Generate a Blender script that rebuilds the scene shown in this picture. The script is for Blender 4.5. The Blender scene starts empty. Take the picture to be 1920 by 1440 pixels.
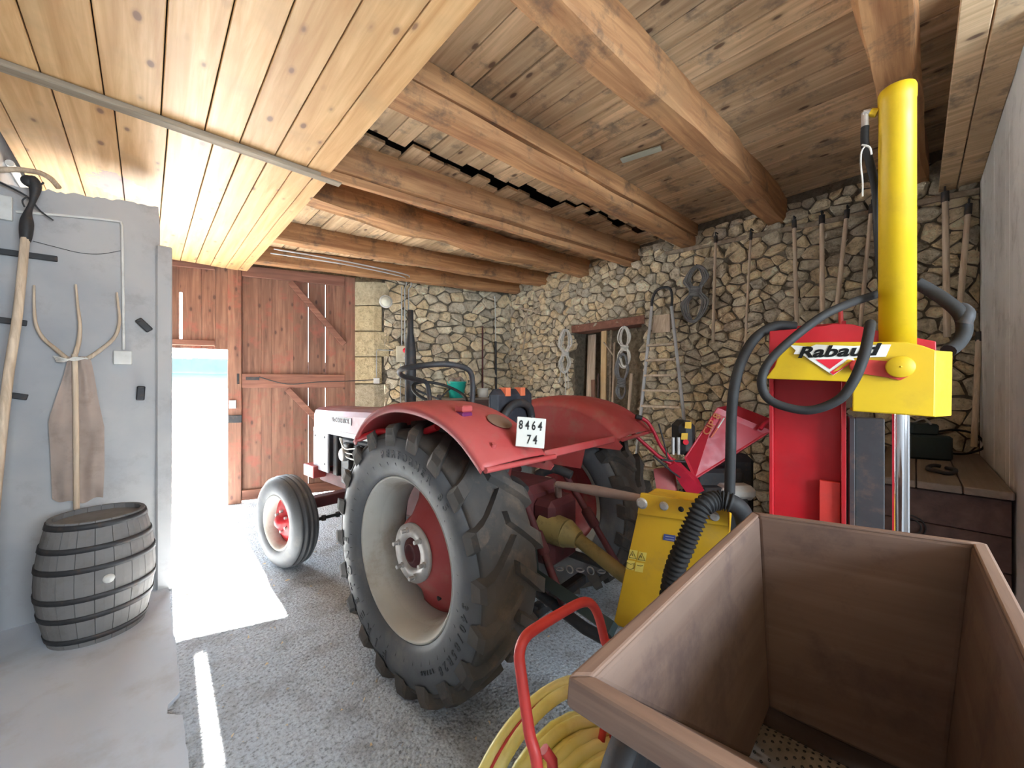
import bpy, math, random
from mathutils import Vector, Matrix, noise, Euler
random.seed(7)
R = math.radians
SC = bpy.context.scene
COL = SC.collection

# ------------------------------------------------------------------ camera, light, exposure
YAW = R(43.6); SA, CA = math.sin(YAW), math.cos(YAW)
FP = 721.0; HC = 1.5
cam_d = bpy.data.cameras.new('camera'); cam = bpy.data.objects.new('camera', cam_d); COL.objects.link(cam)
cam.location = (0, 0, HC); cam.rotation_euler = (R(90), 0, -YAW)
cam_d.sensor_width = 36; cam_d.lens = 36 * FP / 1920; cam_d.clip_start = 0.02; cam_d.clip_end = 300
SC.camera = cam
SC.view_settings.view_transform = 'Standard'; SC.view_settings.look = 'None'
SC.view_settings.gamma = 1; SC.view_settings.use_curve_mapping = False
SC.view_settings.exposure = 2.0
w = bpy.data.worlds.new('sky'); SC.world = w; w.use_nodes = True
bg = w.node_tree.nodes['Background']; bg.inputs[0].default_value = (0.76, 0.89, 1.0, 1); bg.inputs[1].default_value = 9.0
sd = bpy.data.lights.new('sun', 'SUN'); sd.energy = 42; sd.angle = R(0.6); sd.color = (1, 0.95, 0.86)
so = bpy.data.objects.new('sun', sd); COL.objects.link(so)
so.rotation_euler = Vector((-0.022, -0.85, -0.524)).to_track_quat('-Z', 'Y').to_euler()
# portals: they only guide sampling of the sky through the open wicket and the fill-light opening added behind the camera
def portal(name, loc, aim, sx, sy):
    d = bpy.data.lights.new(name, 'AREA'); d.shape = 'RECTANGLE'; d.size = sx; d.size_y = sy; d.energy = 1; d.cycles.is_portal = True
    o = bpy.data.objects.new(name, d); COL.objects.link(o); o.location = loc
    o.rotation_euler = (Vector(aim) - Vector(loc)).to_track_quat('-Z', 'Y').to_euler(); return o
portal('wicket_portal', (0.30, 6.12, 0.98), (0.30 - 0.309, 6.12 - 0.951, 0.98), 1.1, 1.95)
portal('fill_opening_portal', (0.75, -2.62, 1.95), (0.75, 0, 1.95), 1.9, 1.4)

# ------------------------------------------------------------------ geometry helpers
def CAMP(X, D, z): return Vector((X * CA + D * SA, -X * SA + D * CA, z))
def PT(px, py, D): return CAMP((px - 960) / FP * D, D, HC - (py - 720) / FP * D)
def GZ(px, py, z):
    D = (HC - z) * FP / (py - 720); return CAMP((px - 960) / FP * D, D, z)
def PL(px, py, p0, d, off=0.0):
    """pixel ray meets the vertical plane through p0 along d, moved off towards the camera"""
    d = Vector((d[0], d[1])).normalized(); n = Vector((-d.y, d.x)); p = Vector((p0[0], p0[1]))
    if n.dot(-p) < 0: n = -n
    p = p + n * off
    q = (px - 960) / FP; r = Vector((q * CA + SA, -q * SA + CA))
    D = n.dot(p) / n.dot(r)
    return Vector((r.x * D, r.y * D, HC - (py - 720) / FP * D))
E0, ED = Vector((4.094, -0.3)), Vector((0.052, 1.0)).normalized()
N0, ND = Vector((2.32, 5.27)), Vector((1, -0.325)).normalized()
D0 = Vector((0.755, 5.92))
def EW(px, py, off=0.0): return PL(px, py, E0, ED, off + 0.035 * (off > 0.019))
def NW(px, py, off=0.0): return PL(px, py, N0, ND, off + 0.035 * (off > 0.019))
PY = 3.78
def PW(px, py, off=0.0): return PL(px, py, (0, PY), (1, 0), off)
def smooth_path(pts, k=6):
    pts = [Vector(p) for p in pts]
    if len(pts) < 3: return pts
    out = []
    for i in range(len(pts) - 1):
        a = pts[max(i - 1, 0)]; b = pts[i]; c = pts[i + 1]; d = pts[min(i + 2, len(pts) - 1)]
        for j in range(k):
            t = j / k
            out.append(0.5 * ((2 * b) + (c - a) * t + (2 * a - 5 * b + 4 * c - d) * t * t + (3 * b - a - 3 * c + d) * t ** 3))
    out.append(pts[-1]); return out
class MB:
    def __init__(s): s.v = []; s.f = []; s.sm = []
    def add(s, vs, fs, M=None, smooth=False):
        b = len(s.v)
        for v in vs: s.v.append(M @ Vector(v) if M else Vector(v))
        for f in fs: s.f.append([i + b for i in f]); s.sm.append(smooth)
        return s
    def box(s, a, b, M=None):
        x0, y0, z0 = a; x1, y1, z1 = b
        if x0 > x1: x0, x1 = x1, x0
        if y0 > y1: y0, y1 = y1, y0
        if z0 > z1: z0, z1 = z1, z0
        vs = [(x0, y0, z0), (x1, y0, z0), (x1, y1, z0), (x0, y1, z0), (x0, y0, z1), (x1, y0, z1), (x1, y1, z1), (x0, y1, z1)]
        return s.add(vs, [(0, 3, 2, 1), (4, 5, 6, 7), (0, 1, 5, 4), (1, 2, 6, 5), (2, 3, 7, 6), (3, 0, 4, 7)], M)
    def cbox(s, a, b, c=0.006, M=None):
        """box with chamfered edges"""
        lo = [min(a[i], b[i]) for i in range(3)]; hi = [max(a[i], b[i]) for i in range(3)]
        c = min([c] + [(hi[i] - lo[i]) * 0.45 for i in range(3)])
        vs = []; idx = {}
        for sx in (0, 1):
            for sy in (0, 1):
                for sz in (0, 1):
                    for k in range(3):
                        p = []
                        for i, sg in enumerate((sx, sy, sz)):
                            e = hi[i] if sg else lo[i]
                            if i != k: e += -c if sg else c
                            p.append(e)
                        idx[(sx, sy, sz, k)] = len(vs); vs.append(p)
        fs = []
        for k in range(3):
            i, j = [q for q in range(3) if q != k]
            for sg in (0, 1):
                cyc = []
                for (p, q) in ((0, 0), (1, 0), (1, 1), (0, 1)):
                    t = [0, 0, 0]; t[k] = sg; t[i] = p; t[j] = q; cyc.append(idx[(*t, k)])
                fs.append(cyc)
        for k in range(3):
            i, j = [q for q in range(3) if q != k]
            for p in (0, 1):
                for q in (0, 1):
                    t0 = [0, 0, 0]; t1 = [0, 0, 0]; t0[k] = 0; t1[k] = 1; t0[i] = t1[i] = p; t0[j] = t1[j] = q
                    fs.append([idx[(*t0, i)], idx[(*t1, i)], idx[(*t1, j)], idx[(*t0, j)]])
        for sx in (0, 1):
            for sy in (0, 1):
                for sz in (0, 1): fs.append([idx[(sx, sy, sz, k)] for k in range(3)])
        return s.add(vs, fs, M)
    def tube(s, pts, r, n=8, k=6, caps=True, rf=None, smooth=True):
        P = smooth_path(pts, k) if k > 1 else [Vector(p) for p in pts]
        vs = []; fs = []
        t = (P[1] - P[0]).normalized(); up = Vector((0, 0, 1)) if abs(t.z) < 0.9 else Vector((1, 0, 0))
        nrm = (up - t * up.dot(t)).normalized()
        for i, p in enumerate(P):
            t = (P[min(i + 1, len(P) - 1)] - P[max(i - 1, 0)])
            t = t.normalized() if t.length > 1e-9 else Vector((0, 0, 1))
            nrm = (nrm - t * nrm.dot(t)).normalized(); b = t.cross(nrm)
            rr = rf(i / (len(P) - 1)) if rf else (r[0] + (r[1] - r[0]) * i / (len(P) - 1) if isinstance(r, tuple) else r)
            for j in range(n):
                a = 2 * math.pi * j / n; vs.append(p + nrm * math.cos(a) * rr + b * math.sin(a) * rr)
        for i in range(len(P) - 1):
            for j in range(n):
                fs.append((i * n + j, i * n + (j + 1) % n, (i + 1) * n + (j + 1) % n, (i + 1) * n + j))
        s.add(vs, fs, None, smooth)
        if caps:
            s.add(vs[:n], [tuple(range(n))[::-1]]); s.add(vs[-n:], [tuple(range(n))])
        return s
    def cyl(s, a, b, r, n=16, r2=None): return s.tube([a, b], (r, r if r2 is None else r2), n, 1)
    def lathe(s, prof, M=None, n=48, close=False, smooth=True):
        """prof = [(r, h)] around local z"""
        vs = []; fs = []; m = len(prof)
        for j in range(n):
            a = 2 * math.pi * j / n
            for r, h in prof: vs.append((r * math.cos(a), r * math.sin(a), h))
        for j in range(n):
            for i in range(m if close else m - 1):
                i2 = (i + 1) % m; j2 = (j + 1) % n
                fs.append((j * m + i, j2 * m + i, j2 * m + i2, j * m + i2))
        return s.add(vs, fs, M, smooth)
    def prism(s, poly, d, M=None):
        """poly in local xy, thickness d along +z"""
        n = len(poly); vs = [(x, y, 0) for x, y in poly] + [(x, y, d) for x, y in poly]
        fs = [tuple(range(n))[::-1], tuple(range(n, 2 * n))] + [(i, (i + 1) % n, n + (i + 1) % n, n + i) for i in range(n)]
        return s.add(vs, fs, M)
    def slab(s, pts, th, nrm):
        """planar polygon of world points thickened along nrm"""
        n = len(pts); nrm = Vector(nrm) * th; vs = [Vector(p) for p in pts] + [Vector(p) + nrm for p in pts]
        fs = [tuple(range(n)), tuple(range(n, 2 * n))[::-1]] + [(i, n + i, n + (i + 1) % n, (i + 1) % n) for i in range(n)]
        return s.add(vs, fs)
    def build(s, name, mat, parent=None, world=True, bevel=0, fixn=True):
        vs = s.v
        if parent is not None and world:
            Mi = XF[root_of(parent)].inverted(); vs = [Mi @ v for v in vs]
        me = bpy.data.meshes.new(name); me.from_pydata([tuple(v) for v in vs], [], s.f)
        me.polygons.foreach_set('use_smooth', s.sm)
        if fixn:
            import bmesh
            b = bmesh.new(); b.from_mesh(me); bmesh.ops.recalc_face_normals(b, faces=b.faces); b.to_mesh(me); b.free()
        me.materials.append(mat)
        o = bpy.data.objects.new(name, me); COL.objects.link(o)
        if parent is not None: o.parent = parent
        if bevel:
            md = o.modifiers.new('bevel', 'BEVEL'); md.width = bevel; md.segments = 2; md.limit_method = 'ANGLE'
        return o
XF = {}
def root_of(o):
    while o.parent is not None: o = o.parent
    return o
def thing(name, label, cat, loc, rotz=0.0, group=None):
    o = bpy.data.objects.new(name, None); COL.objects.link(o); o.empty_display_size = 0.1
    o.location = loc; o.rotation_euler = (0, 0, rotz)
    XF[o] = Matrix.Translation(Vector(loc)) @ Matrix.Rotation(rotz, 4, 'Z')
    o['label'] = label; o['category'] = cat
    if group: o['group'] = group
    return o
def tag(o, label, cat, group=None):
    o['label'] = label; o['category'] = cat
    if group: o['group'] = group
    XF[o] = Matrix.Identity(4); return o
def struct(o): o['kind'] = 'structure'; XF.setdefault(o, Matrix.Identity(4)); return o
def frame(o, x, y, z=None):
    """matrix: local x,y,z axes at o"""
    x = Vector(x).normalized(); y = Vector(y); y = (y - x * y.dot(x)).normalized(); z = x.cross(y)
    return Matrix(((x.x, y.x, z.x, o[0]), (x.y, y.y, z.y, o[1]), (x.z, y.z, z.z, o[2]), (0, 0, 0, 1)))
def zalong(o, d):
    """matrix with local z along d"""
    return Matrix.Translation(Vector(o)) @ Vector(d).to_track_quat('Z', 'Y').to_matrix().to_4x4()
def text_geo(txt, size, ext=0.002, offset=0.0, shear=0.0, spacing=1.0):
    c = bpy.data.curves.new('t', 'FONT'); c.body = txt; c.size = size; c.extrude = ext; c.offset = offset; c.shear = shear
    c.align_x = 'CENTER'; c.align_y = 'CENTER'; c.resolution_u = 3; c.space_character = spacing
    o = bpy.data.objects.new('t', c); COL.objects.link(o)
    dg = bpy.context.evaluated_depsgraph_get(); me = bpy.data.meshes.new_from_object(o.evaluated_get(dg))
    vs = [v.co.copy() for v in me.vertices]; fs = [tuple(p.vertices) for p in me.polygons]
    bpy.data.objects.remove(o); bpy.data.curves.remove(c); bpy.data.meshes.remove(me)
    return vs, fs

# ------------------------------------------------------------------ materials
def mat_base(name, rough=0.6, metal=0.0):
    m = bpy.data.materials.new(name); m.use_nodes = True; nt = m.node_tree
    b = nt.nodes['Principled BSDF']; b.inputs['Roughness'].default_value = rough; b.inputs['Metallic'].default_value = metal
    return m, nt, b
def N(nt, t, **kw):
    n = nt.nodes.new(t)
    for k, v in kw.items():
        if k.startswith('i_'):
            n.inputs[k[2:].replace('_', ' ')].default_value = v
        else: setattr(n, k, v)
    return n
def ramp(nt, src, stops):
    r = N(nt, 'ShaderNodeValToRGB'); el = r.color_ramp.elements
    while len(el) < len(stops): el.new(0.5)
    for e, (p, c) in zip(el, stops): e.position = p; e.color = (*c, 1)
    nt.links.new(src, r.inputs[0]); return r.outputs[0]
def mix(nt, a, b, f, mode='MIX'):
    m = N(nt, 'ShaderNodeMix', data_type='RGBA', blend_type=mode)
    L = nt.links
    for s, v in ((m.inputs['Factor'], f), (m.inputs[6], a), (m.inputs[7], b)):
        if hasattr(v, 'links'): L.new(v, s)
        else: s.default_value = v if isinstance(v, (int, float)) else (*v, 1)
    return m.outputs[2]
def vec(nt, scale, rnd=True):
    tc = N(nt, 'ShaderNodeTexCoord'); src = tc.outputs['Object']
    if rnd:
        oi = N(nt, 'ShaderNodeObjectInfo'); mu = N(nt, 'ShaderNodeMath', operation='MULTIPLY'); mu.inputs[1].default_value = 37.0
        nt.links.new(oi.outputs['Random'], mu.inputs[0]); ad = N(nt, 'ShaderNodeVectorMath', operation='ADD')
        nt.links.new(src, ad.inputs[0]); nt.links.new(mu.outputs[0], ad.inputs[1]); src = ad.outputs[0]
    mp = N(nt, 'ShaderNodeMapping'); mp.inputs['Scale'].default_value = scale; nt.links.new(src, mp.inputs[0]); return mp.outputs[0]
def noise_n(nt, v, scale, detail=5, rough=0.55, dist=0.0):
    n = N(nt, 'ShaderNodeTexNoise'); n.inputs['Scale'].default_value = scale; n.inputs['Detail'].default_value = detail
    n.inputs['Roughness'].default_value = rough; n.inputs['Distortion'].default_value = dist
    nt.links.new(v, n.inputs['Vector']); return n.outputs['Fac']
def bump(nt, b, h, strength=0.3, dist=0.01):
    n = N(nt, 'ShaderNodeBump'); n.inputs['Strength'].default_value = strength; n.inputs['Distance'].default_value = dist
    nt.links.new(h, n.inputs['Height']); nt.links.new(n.outputs[0], b.inputs['Normal'])
def wood(name, dark, light, axis=0, grain=28, rough=0.75, knots=None, stain=None, var=0.25, bs=0.35, patch=None):
    m, nt, b = mat_base(name, rough); L = nt.links
    sc = [grain] * 3; sc[axis] = grain * 0.06
    v = vec(nt, (1, 1, 1)); mp = N(nt, 'ShaderNodeMapping'); mp.inputs['Scale'].default_value = sc; L.new(v, mp.inputs[0])
    g = noise_n(nt, mp.outputs[0], 1.0, 6, 0.6, 0.6)
    c = ramp(nt, g, [(0.28, dark), (0.5, tuple((a + q) / 2 for a, q in zip(dark, light))), (0.68, light)])
    big = noise_n(nt, v, 2.6, 4)
    c = mix(nt, c, tuple(x * 0.62 for x in light), ramp(nt, big, [(0.5, (0, 0, 0)), (0.72, (0.65,) * 3)]))
    if stain: c = mix(nt, c, stain, ramp(nt, noise_n(nt, v, 4.3, 6, 0.7), [(0.53, (0, 0, 0)), (0.66, (0.8,) * 3)]))
    if knots:
        ks = [9.5] * 3; ks[axis] = 4.6
        mk = N(nt, 'ShaderNodeMapping'); mk.inputs['Scale'].default_value = ks; L.new(v, mk.inputs[0])
        vo = N(nt, 'ShaderNodeTexVoronoi'); vo.inputs['Scale'].default_value = 1.0; L.new(mk.outputs[0], vo.inputs['Vector'])
        kf = ramp(nt, vo.outputs['Distance'], [(0.0, (1, 1, 1)), (0.10, (0.9,) * 3), (0.14, (0.25,) * 3), (0.22, (0, 0, 0))])
        c = mix(nt, c, knots, kf)
    if patch:
        pv = vec(nt, (1, 1, 1), False); m2 = N(nt, 'ShaderNodeMapping'); cx, cy, rx, ry, pc = patch
        m2.inputs['Location'].default_value = (-cx / rx, -cy / ry, 0); m2.inputs['Scale'].default_value = (1 / rx, 1 / ry, 0); L.new(pv, m2.inputs[0])
        ln = N(nt, 'ShaderNodeVectorMath', operation='LENGTH'); L.new(m2.outputs[0], ln.inputs[0])
        ad = N(nt, 'ShaderNodeMath', operation='MULTIPLY_ADD'); ad.inputs[1].default_value = 1.1; L.new(noise_n(nt, pv, 9, 6, 0.7), ad.inputs[0]); L.new(ln.outputs['Value'], ad.inputs[2])
        c = mix(nt, c, pc, ramp(nt, ad.outputs[0], [(0.0, (0.85,) * 3), (0.97, (0.8,) * 3), (1.0, (0, 0, 0))]))
    oi = N(nt, 'ShaderNodeObjectInfo'); h = N(nt, 'ShaderNodeHueSaturation')
    mr = N(nt, 'ShaderNodeMapRange'); mr.inputs['To Min'].default_value = 1 - var; mr.inputs['To Max'].default_value = 1 + var * 0.6
    L.new(oi.outputs['Random'], mr.inputs[0]); L.new(mr.outputs[0], h.inputs['Value']); L.new(c, h.inputs['Color'])
    L.new(h.outputs[0], b.inputs['Base Color']); bump(nt, b, g, bs, 0.004); return m
def paint(name, col, rough=0.45, dirt=(0.2, 0.15, 0.1), amount=0.35, scale=6, metal=0.0, fade=None, bs=0.05):
    m, nt, b = mat_base(name, rough, metal); v = vec(nt, (1, 1, 1), False)
    c = mix(nt, col, fade if fade else tuple(x * 0.8 for x in col), ramp(nt, noise_n(nt, v, scale * 0.4, 5), [(0.42, (0, 0, 0)), (0.65, (1, 1, 1))]))
    n = noise_n(nt, v, scale, 8, 0.7)
    c = mix(nt, c, dirt, ramp(nt, n, [(0.52, (0, 0, 0)), (0.72, (amount,) * 3)]))
    nt.links.new(c, b.inputs['Base Color'])
    r = ramp(nt, n, [(0.3, (rough,) * 3), (0.7, (min(1, rough + 0.25),) * 3)]); nt.links.new(r, b.inputs['Roughness'])
    bump(nt, b, n, bs, 0.004); return m
def plain(name, col, rough=0.5, metal=0.0, emit=0):
    m, nt, b = mat_base(name, rough, metal); b.inputs['Base Color'].default_value = (*col, 1); return m
def rock(name, cols, joint=False, scale=13, bs=1.0):
    m, nt, b = mat_base(name, 0.9); L = nt.links; v = vec(nt, (1, 1, 1), False)
    n = noise_n(nt, v, scale, 9, 0.68); n2 = noise_n(nt, v, scale * 5, 6, 0.7)
    c = ramp(nt, n, [(0.3, cols[0]), (0.48, cols[1]), (0.66, cols[2])])
    g = N(nt, 'ShaderNodeNewGeometry'); oi = N(nt, 'ShaderNodeObjectInfo')
    ad = N(nt, 'ShaderNodeMath', operation='ADD'); L.new(g.outputs['Random Per Island'], ad.inputs[0]); L.new(oi.outputs['Random'], ad.inputs[1])
    fr = N(nt, 'ShaderNodeMath', operation='FRACT'); L.new(ad.outputs[0], fr.inputs[0])
    tint = ramp(nt, fr.outputs[0], [(0.0, (0.74, 0.72, 0.69)), (0.3, (1.0, 0.96, 0.88)), (0.6, (1.15, 1.0, 0.76)), (0.85, (1.25, 1.2, 1.1)), (1.0, (0.75, 0.7, 0.66))])
    c = mix(nt, c, tint, 1.0, 'MULTIPLY')
    c = mix(nt, c, (0.10, 0.085, 0.07), ramp(nt, n2, [(0.28, (0.6,) * 3), (0.44, (0, 0, 0))]))
    L.new(c, b.inputs['Base Color'])
    sm = N(nt, 'ShaderNodeMath', operation='MULTIPLY_ADD'); sm.inputs[1].default_value = 0.35; L.new(n2, sm.inputs[0]); L.new(n, sm.inputs[2])
    bump(nt, b, sm.outputs[0], bs, 0.05); return m
M_STONE = rock('rubble_stone', [(0.40, 0.33, 0.24), (0.82, 0.73, 0.57), (0.95, 0.90, 0.78)])
M_QUOIN = rock('dressed_stone', [(0.42, 0.36, 0.24), (0.60, 0.53, 0.38), (0.72, 0.66, 0.50)], scale=14)
M_MORTAR = rock('mortar', [(0.16, 0.13, 0.10), (0.28, 0.235, 0.175), (0.40, 0.34, 0.26)], scale=18)
M_BEAM = wood('old_beam_wood', (0.26, 0.105, 0.042), (0.58, 0.31, 0.135), 0, 22, 0.8, stain=(0.13, 0.08, 0.05), var=0.15, bs=0.6)
M_BOARD = wood('loft_board_wood', (0.46, 0.29, 0.15), (0.84, 0.60, 0.36), 1, 26, 0.85, knots=(0.13, 0.07, 0.04), stain=(0.20, 0.16, 0.12), var=0.28)
M_PALE = wood('pale_pine', (0.58, 0.30, 0.11), (0.84, 0.54, 0.26), 1, 20, 0.5, knots=(0.26, 0.13, 0.07), var=0.12, bs=0.12, patch=(-0.13, 3.98, 0.34, 0.5, (0.34, 0.26, 0.26)))
M_DOOR = wood('red_brown_door_wood', (0.13, 0.055, 0.035), (0.32, 0.16, 0.10), 2, 24, 0.75, knots=(0.09, 0.04, 0.03), stain=(0.30, 0.09, 0.06), var=0.2)
M_DOORH = wood('red_brown_rail_wood', (0.16, 0.06, 0.038), (0.32, 0.14, 0.09), 0, 24, 0.75, var=0.1)
M_GWOOD = wood('grey_brown_lath', (0.20, 0.15, 0.10), (0.42, 0.34, 0.25), 0, 24, 0.8, var=0.1)
M_HANDLE = wood('handle_wood', (0.42, 0.31, 0.21), (0.74, 0.60, 0.45), 2, 40, 0.7, var=0.2)
M_MILL = wood('mill_wood', (0.125, 0.074, 0.054), (0.18, 0.118, 0.09), 0, 20, 0.85, stain=(0.09, 0.055, 0.048), var=0.05, bs=0.2)
M_MILLEDGE = wood('mill_edge_wood', (0.14, 0.08, 0.06), (0.28, 0.18, 0.13), 0, 26, 0.7, var=0.05)
M_PLANK2 = wood('fresh_plank', (0.55, 0.36, 0.17), (0.82, 0.60, 0.32), 2, 22, 0.6, var=0.1)
M_RUB = paint('dusty_rubber', (0.045, 0.041, 0.038), 0.65, (0.15, 0.11, 0.08), 0.9, 7, fade=(0.08, 0.064, 0.052), bs=0.3)
M_RUBS = paint('sidewall_rubber', (0.095, 0.10, 0.108), 0.45, (0.19, 0.175, 0.155), 0.5, 7, fade=(0.065, 0.067, 0.072), bs=0.15)
M_RUBL = plain('moulded_lettering', (0.035, 0.037, 0.04), 0.5)
M_RIM = paint('dusty_rim_paint', (0.50, 0.49, 0.44), 0.5, (0.28, 0.21, 0.14), 0.7, 5, fade=(0.40, 0.38, 0.33))
M_TRED = paint('faded_tractor_red', (0.40, 0.045, 0.045), 0.4, (0.33, 0.19, 0.15), 0.6, 5, fade=(0.44, 0.09, 0.085))
M_DRED = paint('dark_red_casting', (0.10, 0.018, 0.020), 0.6, (0.05, 0.035, 0.03), 0.8, 7)
M_HOOD = paint('hood_paint', (0.26, 0.10, 0.13), 0.35, (0.34, 0.25, 0.27), 0.6, 4, fade=(0.34, 0.20, 0.24))
M_CREAM = paint('grille_paint', (0.46, 0.46, 0.50), 0.4, (0.45, 0.38, 0.34), 0.5, 6)
M_SRED = paint('glossy_red', (0.48, 0.008, 0.016), 0.35, (0.35, 0.03, 0.03), 0.3, 12)
M_CRED = paint('chipper_red', (0.52, 0.012, 0.035), 0.3, (0.5, 0.02, 0.03), 0.2, 8)
M_YEL = paint('splitter_yellow', (0.68, 0.45, 0.004), 0.35, (0.45, 0.28, 0.01), 0.35, 9, fade=(0.62, 0.40, 0.006))
M_YELD = paint('dusty_yellow', (0.66, 0.38, 0.012), 0.45, (0.42, 0.27, 0.06), 0.6, 6)
M_PTO = paint('oily_yellow_plastic', (0.33, 0.25, 0.09), 0.5, (0.10, 0.07, 0.04), 0.8, 9)
M_BLACK = paint('black_rubber_hose', (0.016, 0.016, 0.017), 0.6, (0.06, 0.05, 0.045), 0.4, 18)
M_IRON = paint('dark_iron', (0.05, 0.05, 0.053), 0.5, (0.16, 0.10, 0.07), 0.6, 14, metal=0.4)
M_DGREEN = paint('dark_green_iron', (0.03, 0.05, 0.05), 0.5, (0.06, 0.06, 0.05), 0.5, 9, metal=0.2)
M_STEEL = paint('worn_steel', (0.55, 0.53, 0.51), 0.4, (0.35, 0.28, 0.22), 0.6, 12, metal=0.6)
M_CHROME = plain('chrome', (0.80, 0.81, 0.84), 0.12, 1.0)
M_GALV = paint('galvanised_tube', (0.52, 0.53, 0.54), 0.45, (0.3, 0.28, 0.25), 0.5, 10, metal=0.3)
M_WHITE = paint('white_plastic', (0.72, 0.71, 0.67), 0.5, (0.45, 0.42, 0.36), 0.5, 12)
M_CONC = paint('old_render', (0.36, 0.37, 0.385), 0.85, (0.28, 0.26, 0.25), 0.7, 3, fade=(0.48, 0.47, 0.46), bs=0.35)
M_GREY = paint('board_marked_concrete', (0.62, 0.62, 0.60), 0.85, (0.36, 0.35, 0.33), 0.7, 5, fade=(0.70, 0.70, 0.68), bs=0.35)
M_HOSEY = paint('yellow_hose_plastic', (0.80, 0.70, 0.20), 0.35, (0.60, 0.45, 0.14), 0.5, 9, fade=(0.88, 0.83, 0.42))
M_CARTR = paint('cart_red', (0.60, 0.045, 0.035), 0.4, (0.35, 0.05, 0.04), 0.4, 14)
M_TEAL = plain('teal_plastic', (0.03, 0.52, 0.42), 0.4)
M_ROPE = paint('rope_fibre', (0.72, 0.69, 0.63), 0.9, (0.25, 0.22, 0.18), 0.5, 40)
M_ROPEG = paint('grey_rope_fibre', (0.22, 0.22, 0.22), 0.9, (0.10, 0.10, 0.10), 0.6, 40)
M_SACK = paint('sack_cloth', (0.42, 0.33, 0.28), 0.95, (0.24, 0.18, 0.15), 0.5, 10)
M_BARREL = paint('barrel_oak', (0.20, 0.19, 0.185), 0.7, (0.14, 0.12, 0.10), 0.6, 9)
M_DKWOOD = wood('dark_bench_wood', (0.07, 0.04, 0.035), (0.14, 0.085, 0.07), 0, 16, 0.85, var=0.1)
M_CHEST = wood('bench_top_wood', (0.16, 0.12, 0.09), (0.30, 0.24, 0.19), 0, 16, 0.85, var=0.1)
M_BAND = plain('print_black', (0.012, 0.012, 0.012), 0.5)
M_PWHITE = plain('print_white', (0.80, 0.79, 0.72), 0.5)
M_PRED = plain('print_red', (0.70, 0.01, 0.03), 0.5)
M_PBLUE = plain('print_blue', (0.05, 0.07, 0.25), 0.5)
M_PLATE = plain('number_plate_white', (0.66, 0.66, 0.60), 0.5)
M_SEAT = paint('seat_vinyl', (0.022, 0.024, 0.032), 0.5, (0.09, 0.08, 0.09), 0.5, 12)
M_ORANGE = plain('orange_tape', (0.75, 0.18, 0.08), 0.5)
M_GLASSL = plain('lamp_glass', (0.70, 0.70, 0.58), 0.15)

def floor_mat():
    m, nt, b = mat_base('rough_asphalt', 0.85); v = vec(nt, (1, 1, 1), False)
    n1 = noise_n(nt, v, 55, 6, 0.75); n2 = noise_n(nt, v, 4, 5)
    vo = N(nt, 'ShaderNodeTexVoronoi'); vo.inputs['Scale'].default_value = 70; nt.links.new(v, vo.inputs['Vector'])
    c = ramp(nt, n1, [(0.36, (0.24, 0.26, 0.29)), (0.48, (0.60, 0.65, 0.71)), (0.64, (0.76, 0.82, 0.88))])
    c = mix(nt, c, (0.20, 0.185, 0.17), ramp(nt, n2, [(0.5, (0, 0, 0)), (0.7, (0.6,) * 3)]))
    nt.links.new(c, b.inputs['Base Color'])
    a = N(nt, 'ShaderNodeMath', operation='SUBTRACT'); nt.links.new(n1, a.inputs[0]); nt.links.new(vo.outputs['Distance'], a.inputs[1])
    bump(nt, b, a.outputs[0], 1.0, 0.012); return m
M_FLOOR = floor_mat()
M_SLAB = paint('smooth_concrete', (0.56, 0.61, 0.69), 0.75, (0.42, 0.42, 0.42), 0.6, 3, fade=(0.62, 0.66, 0.72), bs=0.3)

# ------------------------------------------------------------------ room shell
def bx(name, a, b, m, bevel=0): return MB().box(a, b).build(name, m, bevel=bevel)
fl = struct(bx('floor', (-0.75, -2.6, -0.12), (4.6, 6.0, 0), M_FLOOR))
# raised smooth slab on the left, with a ragged chipped edge
mb = MB(); pts = [(-0.64, -2.6)]
y = -2.6
while y < 5.9:
    pts.append((0.122 + random.uniform(-0.004, 0.004) - (0.05 if 2.30 < y < 2.42 else 0), y)); y += 0.06
pts.append((-0.64, 5.9)); mb.prism(pts, 0.02); sl = mb.build('floor_slab', M_SLAB); struct(sl)

struct(bx('wall_west', (-0.80, -2.6, 0), (-0.64, 6.6, 3.5), M_CONC))
# partition (stub wall) with rough top and thicker post at its end
mb = MB(); top = []
n = 40
for i in range(n + 1):
    x = -0.64 + (0.065 + 0.64) * i / n; top.append((x, 2.70 + 0.085 * i / n + random.uniform(-0.008, 0.01)))
poly = [(-0.64, 0), (0.075, 0), (0.075, 2.56)] + [(0.075, 2.62), (0.07, 2.72)] + top[::-1]
mb.prism(poly, 0.12, frame((0, PY + 0.12, 0), (1, 0, 0), (0, 0, 1)))
part = mb.build('wall_partition', M_CONC); struct(part)
MB().cbox((0.055, PY - 0.03, 0), (0.140, PY + 0.16, 2.50), 0.008).build('post', M_CONC, part)

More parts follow.
